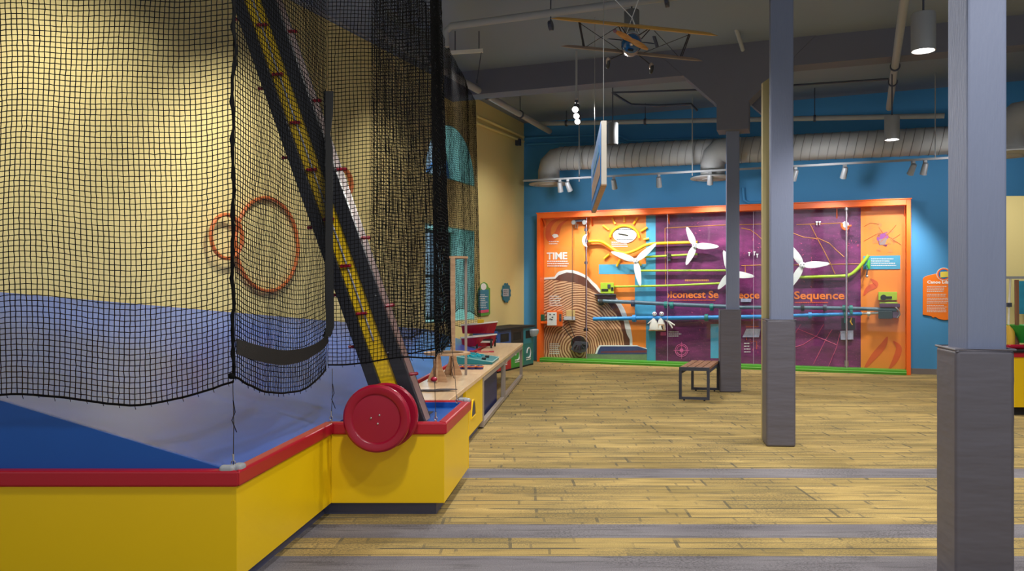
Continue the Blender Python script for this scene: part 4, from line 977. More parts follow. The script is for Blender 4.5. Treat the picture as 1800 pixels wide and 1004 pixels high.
sbox(1546, 534, 1582, 540, .013, .2, 'motor_cover', mat('dark purple plastic', rgb(92, 54, 84)), t); sbox(1546, 531, 1578, 534, .013, .12, 'cover_lip', M_limeb, t)
MB().tube([SP(1574, 540, .19), SP(1580, 546, .2), SP(1582, 553, .19), SP(1577, 559, .18)], .014, 8).build('cable_loop', M_steel, t, smooth=True)
t = on('lime_meter', 'lime green meter box with dark dial near the far frame stile', 'meter', 1560, 520)
sbox(1544, 513, 1577, 528, .013, .12, 'housing', M_limeb, t); sbox(1548, 521, 1568, 525, .115, .14, 'dark_bar', M_dark, t); MB().cyl(SP(1553, 523, .11), SP(1553, 523, .15), .05, 16).build('dial', M_dark, t)
# control box, small boxes, wheel
t = on('control_box', 'orange control box with a white pictured front at the mural edge', 'control box', 975, 560)
sbox(961, 546, 989, 574.5, .013, .17, 'housing', M_orange, t, .02); sbox(961.5, 549, 978.5, 572.5, .165, .185, 'white_front', M_white, t, .008); sbox(983, 552, 987, 565, .165, .18, 'side_slot', M_fr, t)
for x, y in ((967, 553), (971, 558), (974, 553), (970, 562), (967, 561)): sbox(x-1.4, y-1, x+1.4, y+1, .18, .189, 'picture_mark', M_fr, t, 0)
t = on('green_switch', 'dark green square switch beside the orange control box', 'switch', 952, 558); sbox(948.5, 553, 957.5, 564, .05, .21, 'switch_body', mat('dark green', rgb(24, 92, 66), .5), t); sbox(948, 565, 962, 569, .05, .22, 'switch_shelf', M_orange, t)
t = on('beige_meter', 'beige box with pale lower half beside the orange control box', 'meter', 1003, 554); sbox(995, 545, 1011, 556, .013, .1, 'upper_case', mat('beige case', rgb(222, 186, 122), .5), t); sbox(991, 556.5, 1011, 563, .013, .12, 'lower_case', mat('pale grey case', rgb(200, 200, 206), .4), t)
t = on('fan_wheel', 'dark grey slotted fan wheel low on the log print', 'wheel', 1018, 608)
MB().lathe([(1e-4, 0), (.15, 0), (.16, .02), (.16, .06), (1e-4, .06)], SP(1016, 604, .12), ED, 32).build('drum', M_dark, t, smooth=True)
b = MB(); pts = [(1011, 600), (1034, 601.5), (1033.5, 610), (1030, 618), (1020, 621), (1010, 619), (1003, 614)]; b.prism([SP(x, y, .15) for x, y in pts], ED*.02); b.build('shell', mat('fan shell grey', rgb(74, 80, 88), .4), t, bevel=.005)
for a_ in (20, 48, 76, 104, 132):
    ca, sa = math.cos(math.radians(a_)), math.sin(math.radians(a_)); cx_, cy_ = 1018, 603
    MB().tube([SP(cx_+6*ca, cy_+5*sa, .158), SP(cx_+12*ca, cy_+12.5*sa, .158)], [.010, .024], 6).build('slot', M_dark, t)
MB().tube([SP(990, 574, .08), SP(1000, 588, .1), SP(1010, 602, .13)], .008, 5).build('belt_cord', M_dark, t); MB().tube([SP(998, 563, .08), SP(1010, 592, .12)], .007, 5).build('belt_cord', M_dark, t)
MB().cyl(SP(1030, 578, .12), SP(1030, 582, .12), .05, 14).build('rod_foot', M_dark, t)
# owls on a plywood stage
t = on('puppet_stage', 'two white round headed puppets on a plywood shelf', 'puppets', 1164, 570)
sbox(1140, 579.5, 1170, 582, .013, .2, 'shelf', M_plywood, t)
for hx in (1150.5, 1163):
    MB().ball(SP(hx, 552, .15), .045, 14).build('head', M_white, t, smooth=True)
    MB().lathe([(.09, 0), (.085, .08), (.055, .18), (.035, .25), (1e-4, .26)], SP(hx-1, 579.5, .13), UP, 18).build('body', M_offw, t, smooth=True)
    for s_ in (-1, 1): MB().ball(SP(hx+s_*1.6, 551, .195), .010, 8).build('eye', mat('rose eye', rgb(190, 60, 90), .4), t)
sbox(1157, 570, 1168, 579, .12, .21, 'plywood_box', M_plywood, t); sbox(1159, 573, 1165, 578.5, .205, .212, 'box_opening', M_dark, t, 0)
for x1, y1 in ((1186, 572), (1182, 577)): MB().tube([SP(1166, 560, .12), SP(1176, 566, .14), SP(x1, y1, .15)], [.02, .025, .012], 6).build('wing_slat', M_offw, t)
MB().tube([SP(1147, 562, .14), SP(1139, 569, .16)], [.02, .01], 6).build('arm', M_offw, t)
# reel, plates, green toggle
t = on('cord_reel', 'small orange and white cord reel high on the steel guard post', 'reel', 1487, 396); c_ = SP(1486, 395, .16)
MB().lathe([(1e-4, 0), (.05, 0), (.06, .02), (.06, .06), (.05, .08), (1e-4, .08)], c_, ED, 22).build('reel_disc', M_white, t, smooth=True); MB().tube([SP(1486+6.5*math.cos(a), 396+7.5*math.sin(a), .17) for a in np.linspace(.4, 3.6, 12)], .022, 8).build('reel_guard', M_orange, t, smooth=True)
MB().tube([SP(1490, 398, .2), SP(1497, 396.5, .2)], .016, 6).build('handle', M_orange, t)
for pts, lab in (([(1477, 582), (1500, 581), (1500, 597), (1478, 597.5)], 'white scribbled plate low beside the steel guard post'), ([(1312, 578), (1337, 578), (1334, 593), (1305, 593)], 'silver slatted plate low between the two farther posts'), ([(1302, 525), (1321, 525), (1320, 531), (1302, 531)], 'small pale plate under the letters eoce')):
    t = on('metal_plate', lab, 'plate', *pts[0]); MB().prism([SP(x, y, .04) for x, y in pts], ED*.015).build('plate', mat('pale scribbled metal', rgb(176, 176, 200), .35, metal=.1, var=.4, vscale=22), t)
    for p_ in pts[:2]: MB().cyl(SP(p_[0]+(2 if p_ is pts[0] else -2), p_[1]+3, .013), SP(p_[0]+(2 if p_ is pts[0] else -2), p_[1]+3, .048), .008, 8).build('fixing_screw', M_steel, t)
t = on('green_toggle', 'green toggle hanging under the curving lime tube', 'toggle', 1527, 465); MB().tube([SP(1528, 457, .1), SP(1526, 466, .11), SP(1528, 473, .11)], [.02, .035, .02], 8).build('toggle', mat('toggle green', rgb(80, 180, 60), .4), t, smooth=True); MB().tube([SP(1525, 474, .1), SP(1523, 485, .1)], .014, 6).build('tail', M_fr, t); MB().ball(SP(1524, 486, .1), .025, 10).build('bead', M_steel, t, smooth=True)
t = on('clamp_block', 'tall teal clamp block at the foot of the steel guard post shafts', 'clamp', 1488, 560); sbox(1484, 556, 1488, 568, .08, .14, 'clamp_body', M_tealg, t); sbox(1494, 545, 1499, 552, .1, .2, 'clamp_head', M_tealg, t); MB().tube([SP(1497, 558, .1), SP(1495, 566, .12), SP(1498, 571, .1)], .012, 6).build('cable', M_sun, t)
sbox(1479, 559, 1503, 579.5, .013, .02, 'back_plate', mat('dark brown plate', rgb(44, 24, 34), .5), t, 0)
# small white hammers
for k, (x, y) in enumerate([(1317, 444), (1326, 443), (1331, 447), (1436, 390), (1441, 390)]):
    t = on('white_hammer', ['white T shaped hammer nearest the second post', 'white T shaped hammer in the middle of three', 'white T shaped hammer next to the yellow strip', 'white hook mark high on the purple mural', 'white dot mark high on the purple mural'][k], 'hammer', x, y, 0, 'white hammers on the purple mural'); b = MB(); b.bar(SP(x-2, y, .05), SP(x+2, y, .05), .02, .02); b.bar(SP(x, y, .05), SP(x, y+6, .05), .014, .014, EW); b.build('hammer', M_white, t); MB().cyl(SP(x, y, .013), SP(x, y, .045), .006, 6).build('pin', M_steel, t)
# ------------------------------------------------------------------ sign on the blue wall
t = thing('canoe_sign', 'orange sign with round crest on the blue wall beside the wide post', 'sign', WB(1645, 515))
o = [(1622, 490), (1626, 486), (1636, 483), (1643, 481.5), (1690, 478), (1690, 560), (1660, 563), (1650, 561), (1645, 557.5), (1640, 559), (1637, 556), (1622, 553.5)]
MB().prism([WB(x, y, .02) for x, y in o], ED*.018).build('board', mat('orange sign print', rgb(244, 124, 26), .45), t, bevel=.006)
for r_, m_ in ((14, M_offw), (12.6, M_orange), (10, mat('crest blue', rgb(30, 110, 180), .5))):
    MB().prism([WB(1659+r_*math.cos(a)*.92, 482+r_*.82*math.sin(a), .024+.003*(14-r_)/2) for a in np.linspace(0, 6.283, 29)[:-1]], ED*.003).build('crest', m_, t)
MB().prism([WB(1653, 478, .034), WB(1668, 477, .034), WB(1668, 487, .034), WB(1653, 488, .034)], ED*.002).build('crest_band', mat('crest yellow', rgb(226, 206, 80), .5), t)
a_ = WB(1630, 498.5, .022); text('title_lettering', 'Canoe Lds', a_, EW, UP, .075, M_white, t, width=(WB(1668, 498, .022)-a_).length, bold=.03, depth=.002)
dashes('small_lettering', WB, 1629, 503, 1668, 4, 2.9, 1.3, M_offw, t, off=.023); dashes('small_lettering', WB, 1629, 517, 1668, 2, 2.9, 1.3, M_offw, t, off=.023); dashes('small_lettering', WB, 1629, 524, 1668, 4, 2.7, 1.2, M_offw, t, off=.023); dashes('small_lettering', WB, 1629, 536.5, 1668, 5, 2.7, 1.2, M_offw, t, off=.023)
# ------------------------------------------------------------------ bench
def GP(px, py, z): return P(px, py, F*(HC-z)/(py-510))
zb_ = .45
b0, b1 = GP(1196, 704, 0), GP(1245, 705.5, 0); d1 = V((math.sin(math.radians(21)), math.cos(math.radians(21)), 0)); d0 = (b1-b0).normalized(); Lb, Wb = 1.16, (b1-b0).length
be = thing('slatted_bench', 'brown slatted bench on slate steel loop legs beside the second post', 'bench', (b0+b1)/2+d1*.6)
def BQ(s, t_, z): return b0+d0*s+d1*t_+UP*z
for t_ in (0.0, Lb-.04):
    b = MB(); w_ = .036
    for s_ in (0, Wb): b.bar(BQ(s_, t_, .016), BQ(s_, t_, zb_-.03), w_, w_, d1)
    b.bar(BQ(0, t_, .034), BQ(Wb, t_, .034), w_, w_); b.bar(BQ(-.018, t_, zb_-.02), BQ(Wb+.018, t_, zb_-.02), w_, .045)
    b.build('loop_leg', M_fr, be)
    for s_ in (.05, Wb-.05): MB().cyl(BQ(s_, t_, 0), BQ(s_, t_, .017), .012, 10).build('foot', M_dark, be)
for s_ in (.012, Wb-.012): MB().bar(BQ(s_, .02, zb_-.055), BQ(s_, Lb-.06, zb_-.055), .03, .05).build('side_rail', M_fr, be)
n_ = 4; g_ = .012; w_ = (Wb+.02-g_*(n_-1))/n_
for k in range(n_):
    s_ = -.01+w_/2+k*(w_+g_); MB().bar(BQ(s_, .03, zb_-.012), BQ(s_, Lb-.03, zb_-.012), w_, .032).build('seat_board', M_benchw, be, bevel=.003)
# ------------------------------------------------------------------ cabinet at the far side of the nearest post
cx0 = P(1783, 0, 9.5).x; cb_ = thing('activity_cabinet', 'yellow play cabinet with dark top partly hidden by the wide post', 'cabinet', V((cx0+.7, 9.9, 0)))
def cbx(x0, x1, y0, y1, z0, z1, name, m, bev=.003): return MB().hexa([V((x0, y0, z0)), V((x1, y0, z0)), V((x1, y1, z0)), V((x0, y1, z0)), V((x0, y0, z1)), V((x1, y0, z1)), V((x1, y1, z1)), V((x0, y1, z1))]).build(name, m, cb_, bevel=bev)
cbx(cx0+.03, cx0+1.5, 9.56, 10.4, 0, .1, 'plinth', M_dark); cbx(cx0, cx0+1.5, 9.5, 10.4, .1, .70, 'body', M_yel); cbx(cx0-.02, cx0+1.52, 9.48, 10.42, .70, .755, 'edge_band', M_redrail); cbx(cx0-.06, cx0+1.54, 9.46, 10.44, .755, .785, 'top', M_dark)
zc = .786
t = thing('funnel_rig', 'brown post rig with green funnel standing on the yellow play cabinet', 'rig', V((cx0+.1, 9.8, zc)))
xq = P(1788, 0, 9.75).x
MB().bar(V((xq, 9.75, zc)), P(1787, 492, 9.75), .035, .035, V((0, 1, 0))).build('post', mat('brown post', rgb(140, 92, 66), .5), t); MB().bar(P(1765, 488, 9.75), P(1830, 488, 9.75), .03, .03).build('top_bar', M_grey, t)
MB().tube([P(1776, 490, 9.75), P(1774, 535, 9.75), P(1773, 570, 9.75), P(1776, 585, 9.75)], .012, 6).build('strap', M_offw, t); MB().box(P(1774, 536, 9.74), .05, .03, .05).build('buckle', M_fr, t)
MB().lathe([(.03, 0), (.05, .06), (.16, .20), (.17, .22), (.15, .22), (.045, .07)], P(1797, 603, 9.7), UP, 24).build('funnel', mat('funnel green', rgb(40, 150, 60), .35), t, smooth=True)
MB().tube([P(1775, 572, 9.72), P(1777, 590, 9.7), V((P(1777, 0, 9.7).x, 9.7, zc))], .045, 10).build('spout', mat('spout yellow', rgb(210, 170, 60), .4), t, smooth=True)
tb = MB().cyl(V((cx0-.02, 9.6, zc+.03)), V((cx0+.6, 9.6, zc+.03)), .028, 14).build('red_tube', M_red, smooth=True); tag(tb, 'red tube lying on the dark top of the yellow play cabinet', 'tube')
MBp = MB().prism([P(1788, 552, 10.95), P(1840, 552, 10.95), P(1840, 494, 10.95), P(1788, 494, 10.95)], V((0, .02, 0))); po_ = MBp.build('wall_poster', mat('teal poster print', rgb(40, 140, 170), .5, var=.4, vscale=6)); tag(po_, 'teal poster on the yellow partition behind the play cabinet', 'poster')
# ------------------------------------------------------------------ hanging double-sided sign
sg = thing('hanging_sign', 'blue faced hanging board seen nearly edge on, white edge towards us', 'sign', P(1055, 300, 9))
N0, N1 = P(1057, 212, 8.0), P(1057, 324, 8.0); F0 = P(1040, 290, 10.88); zt0, zb0 = N0.z, N1.z
pA, pB = V((N0.x, 8.0, 0)), V((F0.x, 10.88, 0)); thk = V((.054, .0, 0))
MB().prism([pA+UP*zb0, pB+UP*zb0, pB+UP*zt0, pA+UP*zt0], thk).build('core', M_offw, sg, bevel=.002)
nS = V((-1, -.06, 0)).normalized()
def HS(u, v): return pA.lerp(pB, u)+UP*(zb0+(zt0-zb0)*v)+nS*.003
b = MB().prism([HS(.005, .01), HS(.995, .01), HS(.995, .99), HS(.005, .99)], nS*.002); b.build('face_print', mat('bright blue sign print', rgb(20, 128, 214), .75, spec=.2), sg)
MB().prism([HS(.05, .18)+nS*.003, HS(.9, .18)+nS*.003, HS(.9, .5)+nS*.003, HS(.05, .5)+nS*.003], nS*.002).build('picture_band', mat('picture print', rgb(190, 150, 120), .5, var=.5, vscale=12), sg)
MB().prism([HS(.15, .62)+nS*.003, HS(.8, .62)+nS*.003, HS(.8, .74)+nS*.003, HS(.15, .74)+nS*.003], nS*.002).build('word_band', mat('pale blue print', rgb(90, 170, 220), .5), sg)
MB().prism([pA+UP*(zb0-.012), pB+UP*(zb0-.012), pB+UP*zb0, pA+UP*zb0], thk).build('wood_edge', M_plywood, sg)
for q_ in (pA.lerp(pB, .03), pA.lerp(pB, .85)): MB().cyl(q_+thk*.5+UP*zt0, q_+thk*.5+UP*(CZ), .004, 6).build('hanging_wire', M_steel, sg)
# ------------------------------------------------------------------ ceiling services
def pipe(name, label, pts, r, m=M_pipe, cat='pipe', hang=(), clamps=()):
    base = V(pts[0]); t = thing(name, label, cat, base); MB().tube(pts, r, 12).build('run', m, t, smooth=True)
    for u in hang:
        q_ = V(pts[0]).lerp(V(pts[-1]), u); MB().cyl(q_+UP*r*.6, V((q_.x, q_.y, CZ-.004)), .008, 6).build('hanger_rod', M_fr, t)
        MB().cyl(q_-(V(pts[-1])-V(pts[0])).normalized()*.02, q_+(V(pts[-1])-V(pts[0])).normalized()*.02, r*1.35, 14).build('hanger_ring', M_fr, t)
    return t
p1a = P(786, 46, 9.9); p1b = p1a+BW*3.4+UP*.02
pipe('sprinkler_pipe', 'grey sprinkler pipe running across the ceiling from the net corner', [p1a+V((-.02, .03, -.25)), p1a+V((-.02, .03, -.06)), p1a+V((.05, 0, 0)), p1b], .045, hang=(.4, .8))
pA2, pB2 = P(808, 140, 12.3), P(966, 231, 16.25); dd = (pB2-pA2).normalized()
pipe('net_rail_pipe', 'grey pipe that carries the far net and runs to the blue wall', [pA2-dd*2.4, pB2], .055, hang=(.2, .52, .75))
pipe('sprinkler_pipe', 'grey pipe running down the ceiling beside the hanging pendant lamps', [P(1594, -30, 8.1), P(1563, 190, 13.3)], .05, hang=(.55, .7))
pipe('sprinkler_pipe', 'long grey pipe high along the blue wall above the duct', [P(948, 217.5, 16.1), P(1660, 203.5, 13.3)], .045, hang=(.08, .3, .72))
pipe('conduit', 'thin dark conduit with bends under the far ceiling', [P(1076, 162, 14), P(1090, 172, 14), P(1110, 184, 13.9), P(1160, 186, 13.6), P(1215, 183, 13.3), P(1226, 195, 13.3)], .022, M_fr, 'conduit')
pipe('conduit', 'straight thin conduit on the ceiling behind the forked bracket', [P(1076, 163, 13.6), P(1228, 158, 12.9)], .016, M_fr, 'conduit')
pipe('conduit', 'thin dark conduit between the middle post and pendant lamp', [P(1394, 150, 12.2), P(1562, 139, 11.4)], .016, M_fr, 'conduit')
pipe('conduit', 'slim grey pipe slanting down to the beam near the model plane', [P(1271, -20, 10.4), P(1306, 88, 11.3)], .03, M_pipe, 'conduit')
pipe('conduit', 'dark rod slanting behind the model plane tail', [P(1131, 4, 10.6), P(1146, 52, 11.2), P(1155, 82, 11.3)], .025, M_fr, 'conduit')
for k, (ya, yb, lab) in enumerate([(204, 243, 'upper yellow painted conduit along the yellow wall top'), (216, 251, 'lower yellow painted conduit along the yellow wall top')]):
    pipe('conduit', lab, [WL(838, ya, .05), WL(920, yb-2, .05)], .028, M_yel_wall, 'conduit')
jb = MB().box(WL(911, 250, .06), .1, .1, .14, ED, EW); tag(jb.build('junction_box', M_fr, bevel=.006), 'small dark junction box on the yellow wall conduit', 'box')
for k, (pts, lab) in enumerate([([(924, 243), (1085, 236), (1105, 247), (1262, 243)], 'upper blue painted conduit on the blue wall behind the duct'), ([(926, 254), (1080, 247), (1104, 254), (1262, 252)], 'lower blue painted conduit on the blue wall behind the duct')]):
    pipe('conduit', lab, [WB(x, y, .05) for x, y in pts], .026, M_blue_wall, 'conduit')
pipe('conduit', 'blue painted conduit over the frame between two posts', [WB(1306, 330, .04), WB(1308, 352, .04), WB(1316, 357, .04), WB(1338, 356, .04)], .028, M_blue_wall, 'conduit')
pipe('conduit', 'grey lamp pipe along the yellow wall under the ceiling', [WL(500, -14, .08), WL(668, 72, .08)], .05, M_pipe, 'pipe')
# spiral duct
dz = 4.02; dO = LF-ED*.45
def DU(px, py, back=.55): return hit(px, py, LF-ED*(back-.3), ED)
dA, dB = DU(985, 279), DU(1900, 236)
dt = thing('air_duct', 'long grey spiral air duct along the blue wall with drop outlets', 'duct', dA)
b = MB(); n_ = 90; dd = (dB-dA); rr_ = [.235+.006*(1 if i % 3 == 0 else 0) for i in range(n_+1)]
b.tube([dA+dd*(i/n_) for i in range(n_+1)], rr_, 28); b.build('duct_run', M_duct, dt, smooth=True)
b = MB()
for i in range(0, 60): b.tube([dA+dd*((i+.5)/60)+V((0, 0, .243*math.sin(a)))+ED*(.243*math.cos(a))+dd.normalized()*(.05*math.sin(a)) for a in np.linspace(0, 6.283, 25)[:-1]], .005, 4, closed=True)
b.build('seam_ridge', mat('duct seam grey', rgb(120, 118, 118), .6), dt)
def drop(c, label=None):
    e = dd.normalized(); b = MB(); top = c.copy()
    b.tube([top+e*.30, top+e*.10, top-e*.06-UP*.02, top-e*.17-UP*.12, top-e*.20-UP*.26, top-e*.20-UP*.50], [.225, .23, .232, .225, .222, .22], 24); b.build('elbow', M_duct, dt, smooth=True)
    q_ = top-e*.20-UP*.50; MB().lathe([(.22, .06), (.24, .03), (.40, .0), (.41, -.02), (.30, -.035), (.30, -.02), (.20, -.03), (.19, -.045), (.05, -.05), (1e-4, -.05)], q_, UP, 36).build('diffuser', M_duct, dt, smooth=True)
drop(dA-dd.normalized()*.05)
for px, py in ((1272, 264),):
    drop(DU(px, py, .80))
drop(P(1800, 205, 11.0))
# ceiling rods for duct
for px in (1018, 1217): 
    q_ = DU(px, 250, 1.0); MB().cyl(V((q_.x, q_.y, 3.62)), V((q_.x, q_.y, CZ-.004)), .012, 6).build('hanger_rod', M_pipe, dt)
# track with spot heads in front of the exhibit
def TR(px, py): return hit(px, py, LF-ED*.85, ED)
ta, tb_ = TR(920, 318), TR(1700, 276)
tk = thing('light_track', 'long slim grey light track above the orange framed exhibit', 'light track', ta); MB().bar(ta, tb_, .035, .035).build('track_bar', M_pipe, tk)
for px in (1217, 1644):
    q_ = TR(px, 318-(px-920)*.0541); MB().cyl(q_, V((q_.x, q_.y, CZ-.004)), .009, 6).build('drop_rod', M_pipe, tk)
SPOTS = [(984, 333, 1010, 520), (998, 330, 1060, 470), (1079, 325, 1100, 440), (1158, 320, 1170, 500), (1248, 316, 1250, 460), (1398, 312, 1330, 520), (1485, 304, 1440, 480), (1605, 296, 1540, 440), (1626, 296, 1560, 560)]
slabs = ['first track spot at the yellow wall end', 'second track spot, beside the first one', 'track spot just past the hanging blue sign', 'track spot above the sun dial rotor', 'track spot between duct outlet and slim post', 'track spot tucked behind the middle post', 'track spot above the word Sequence', 'lit track spot nearest the far frame stile, glowing rim', 'last track spot beside the wide post']
def spothead(base, aim, label, group, m=M_alum, s=1.0, glow=True):
    t = thing('track_spot', label, 'spotlight', base, group); d = (aim-base).normalized(); h0 = base-UP*.10*s
    MB().box(base-UP*.02, .05*s, .05*s, .04*s).build('adapter', m, t); b = MB(); b.tube([base-UP*.03*s, base-UP*.06*s+d*.03*s, h0-d*.0], .008*s, 6); b.build('arm', m, t)
    a_ = h0-d*.06*s; hd = MB().lathe([(1e-4, 0), (.035*s, .003), (.045*s, .02), (.052*s, .16*s), (.055*s, .20*s), (.047*s, .20*s), (.045*s, .185*s), (.02, .185*s)], a_, d, 20).build('head', m, t, smooth=True)
    MB().lathe([(1e-4, 0), (.044*s, 0), (.044*s, .004), (1e-4, .004)], a_+d*.186*s, d, 18).build('lens', M_lamp, hd)
    return a_+d*.23*s, d
def spotlight(name, loc, d, power, angle, blend=.6, rad=.05, col=(1, .95, .88)):
    l = bpy.data.lights.new(name, 'SPOT'); l.energy = power; l.spot_size = math.radians(angle); l.spot_blend = blend; l.shadow_soft_size = rad; l.color = col
    o = bpy.data.objects.new(name, l); COL.objects.link(o); o.location = loc; o.rotation_euler = V(d).to_track_quat('-Z', 'Y').to_euler(); return o
for (px, py, ax_, ay_), lab in zip(SPOTS, slabs):
    s_ = (px-920)/780; q_ = ta.lerp(tb_, (hit(px, 300, LF-ED*.85, ED)-ta).dot(tb_-ta)/(tb_-ta).length_squared)
    L_, d = spothead(q_-UP*.018, SP(ax_, ay_, 0), lab, 'track spots above the exhibit')
    spotlight('track_lamp', L_, d, 150, 78, .8, .06)
# three bright spots on a short bar
bh = P(1014, 118, 11.6); be_ = P(1016, 200, 13.3)
t = thing('spot_rail', 'short ceiling rail of three bright spots over the carpet', 'light track', P(1014, 170, 12))
ra, rb = P(1013, 172, 11.8), P(1017, 200, 13.6); MB().bar(ra, rb, .04, .04).build('rail_bar', M_pipe, t)
for q_ in (ra.lerp(rb, .05), ra.lerp(rb, .6)): MB().bar(q_, V((q_.x, q_.y, CZ-.004)), .03, .03, V((0, 1, 0))).build('drop_rod', M_pipe, t)
for k, (u, lab) in enumerate([(.06, 'brightest spot on the short rail, nearest to us'), (.5, 'middle spot on the short rail'), (.92, 'last spot on the short rail, nearest to the blue wall')]):
    q_ = ra.lerp(rb, u); L_, d = spothead(q_-UP*.02, V((-.6, 5.5, .6)), lab, 'spots on the short rail', M_fr, 1.0)
    spotlight('rail_lamp', L_, d, 170, 70, .7, .05)
# pendant cylinders
def pendant(x, y, zb, label, d=.2, h=.36, group='pendant cylinder lamps', power=140, lit=True):
    t = thing('pendant_lamp', label, 'lamp', V((x, y, zb)), group); r_ = d/2
    sh_ = MB().lathe([(r_*.9, .02), (r_*.92, 0), (r_, .0), (r_, h-.01), (r_*.96, h), (.012, h), (.012, h-.01)], V((x, y, zb)), UP, 36).build('shade', M_alum if lit else mat('matt grey shade', rgb(120, 122, 126), .8, spec=.2), t, smooth=True)
    MB().lathe([(1e-4, 0), (r_*.9, 0), (r_*.9, .006), (1e-4, .006)], V((x, y, zb+.02)), UP, 32).build('lens', M_lamp if lit else M_offw, sh_)
    MB().cyl(V((x, y, zb+h-.01)), V((x, y, CZ)), .009, 8).build('stem', M_fr, t)
    if power: spotlight('pendant_and_fill_bulb', V((x, y, zb-.01)), V((0, 0, -1)), power, 125, .5, .09, (1, .96, .9))
def pend_px(px, ybot, y, label, **k):
    q_ = P(px, ybot, y); pendant(q_.x, y, q_.z, label, **k)
pend_px(1623, 90, 7.0, 'large lit pendant lamp between the middle and the wide post', d=.20, h=.33)
pend_px(1568, 246, 11.2, 'lit pendant lamp at the end of the slanting pipe', d=.20, h=.33)
pend_px(1077, 254, 12.6, 'small grey pendant lamp beside the hanging blue sign', d=.165, h=.34, lit=False)
pend_px(1110.5, 80, 9.6, 'unlit grey pendant lamp directly behind the model plane', d=.18, h=.42, power=60, lit=False)
# wall bracket bar with drop cable
t = thing('projector_bar', 'white ceiling bar with a thin drop cable beside the far net', 'bar', P(820, 90, 11))
MB().bar(P(788, 93, 11), P(849, 89, 11), .03, .05).build('bar', M_offw, t); MB().cyl(P(846, 92, 11), P(838, 146, 11), .006, 6).build('drop_cable', M_fr, t); MB().cyl(P(838.5, 140, 11), P(838, 147, 11), .014, 8).build('cable_end', M_fr, t)
for q_ in (P(800, 92, 11), P(842, 90, 11)): MB().cyl(q_, V((q_.x, q_.y, CZ-.004)), .008, 6).build('hanger_rod', M_fr, t)
# ------------------------------------------------------------------ model biplane
YB = 8.5; k_ = YB/F
pb = thing('model_biplane', 'model biplane with gold wings and blue cowl hanging from white cords', 'model plane', P(1110, 78, YB))
wr = (P(1262, 63, YB)-P(968, 32, YB)).normalized(); wf = -ray(1112, 70).normalized(); wu = wr.cross(-wf).normalized()
if wu.z < 0: wu = -wu
M_gold_w = mat('gold varnished wing', rgb(222, 168, 84), .3, var=.06); M_tanw = mat('brown grey wing', rgb(150, 132, 118), .4, var=.08); M_cowl = mat('glossy blue cowl', rgb(18, 84, 138), .15, spec=.8)
def wing(a, c, chord, th, name, m):
    b = MB(); n_ = 24; vs = []; prof = [(0, 0), (.06, .55), (.3, 1), (.6, .75), (1, .0), (.6, -.12), (.3, -.15), (.06, -.3)]
    for i in range(n_+1):
        u = i/n_; tip = math.sqrt(max(0.0, 1-abs(2*u-1)**8))*.97+.03
        for (x_, z_) in prof: vs.append(a.lerp(c, u)-wf*((x_-.25)*chord*tip)+wu*(z_*th*tip))
    m_ = len(prof); fs = [(i*m_+k, i*m_+(k+1) % m_, (i+1)*m_+(k+1) % m_, (i+1)*m_+k) for i in range(n_) for k in range(m_)]+[tuple(range(m_)), tuple(n_*m_+k for k in range(m_))]
    b.add(vs, fs); return b.build(name, m, pb, smooth=True)
wing(P(968, 32.5, YB), P(1262, 63, YB), .27, .032, 'upper_wing', M_gold_w)
wing(P(986, 81.5, YB), P(1236, 107.5, YB), .25, .028, 'lower_wing', M_tanw)
c_ = P(1110, 77, YB-.28); tail = c_-wf*1.25+UP*.02
prof = [(1e-4, 0), (.05, .003), (.085, .03), (.104, .10), (.112, .22), (.112, .40), (.10, .60), (.075, .85), (.045, 1.12), (.02, 1.25), (1e-4, 1.26)]
MB().lathe(prof[:5], c_, -wf, 28).build('cowl', M_cowl, pb, smooth=True)
b = MB(); b.lathe([(.1125, .219)]+prof[5:], c_, -wf, 28); b.build('fuselage', mat('silver blue fuselage', rgb(150, 158, 166), .35, metal=.3), pb, smooth=True)
MB().lathe([(1e-4, 0), (.075, .03), (.09, .12), (.06, .25), (1e-4, .27)], c_-wf*.04-wu*.045, -wf, 20).build('chin', M_tanw, pb, smooth=True)
MB().box(c_+wf*.004-wu*.062, .06, .02, .022, wr, wf, wu).build('intake', M_dark, pb, bevel=.004)
MB().lathe([(1e-4, 0), (.018, .01), (.024, .04), (1e-4, .05)], c_+wf*.045, -wf, 16).build('spinner', M_steel, pb, smooth=True)
b = MB(); vs = []; n_ = 12; T0, T1 = P(1081, 54.5, YB-.34), P(1139, 87, YB-.34); pd = (T1-T0).normalized(); ps = pd.cross(wf).normalized()
for i in range(n_+1):
    u = i/n_; w_ = .008+.024*math.sin(math.pi*u)**.4*(1-.45*math.exp(-((u-.5)/.1)**2)) if 0 < u < 1 else .012; tw = .5*(u-.5)*2; q_ = T0.lerp(T1, u)
    sd = ps*math.cos(tw)+wf*math.sin(tw); nn = wf*math.cos(tw)-ps*math.sin(tw); vs += [q_-sd*w_, q_+nn*.006, q_+sd*w_, q_-nn*.006]
b.add(vs, [(i*4+k, i*4+(k+1) % 4, i*4+4+(k+1) % 4, i*4+4+k) for i in range(n_) for k in range(4)]+[(3, 2, 1, 0), tuple(n_*4+k for k in range(4))]); b.build('propeller', wood('varnished propeller', rgb(172, 110, 44), rgb(206, 146, 70), 3), pb, smooth=True)
MB().ball(T0, .02, 10).build('propeller_tip', mat('mauve tip', rgb(130, 90, 110), .4), pb, smooth=True)
M_strut = mat('dark strut', rgb(52, 50, 56), .5)
def strut(x0, y0, x1, y1, dy0=0, dy1=0, r=.006, name='strut', m=M_strut): MB().tube([P(x0, y0, YB+dy0), P(x1, y1, YB+dy1)], r, 6).build(name, m, pb)
strut(1018, 39, 1027, 84, r=.012); strut(1020, 40, 1025, 83, .15, .15, r=.008); strut(1211, 60, 1195, 102, r=.008); strut(1213, 61, 1198, 102, .15, .15)
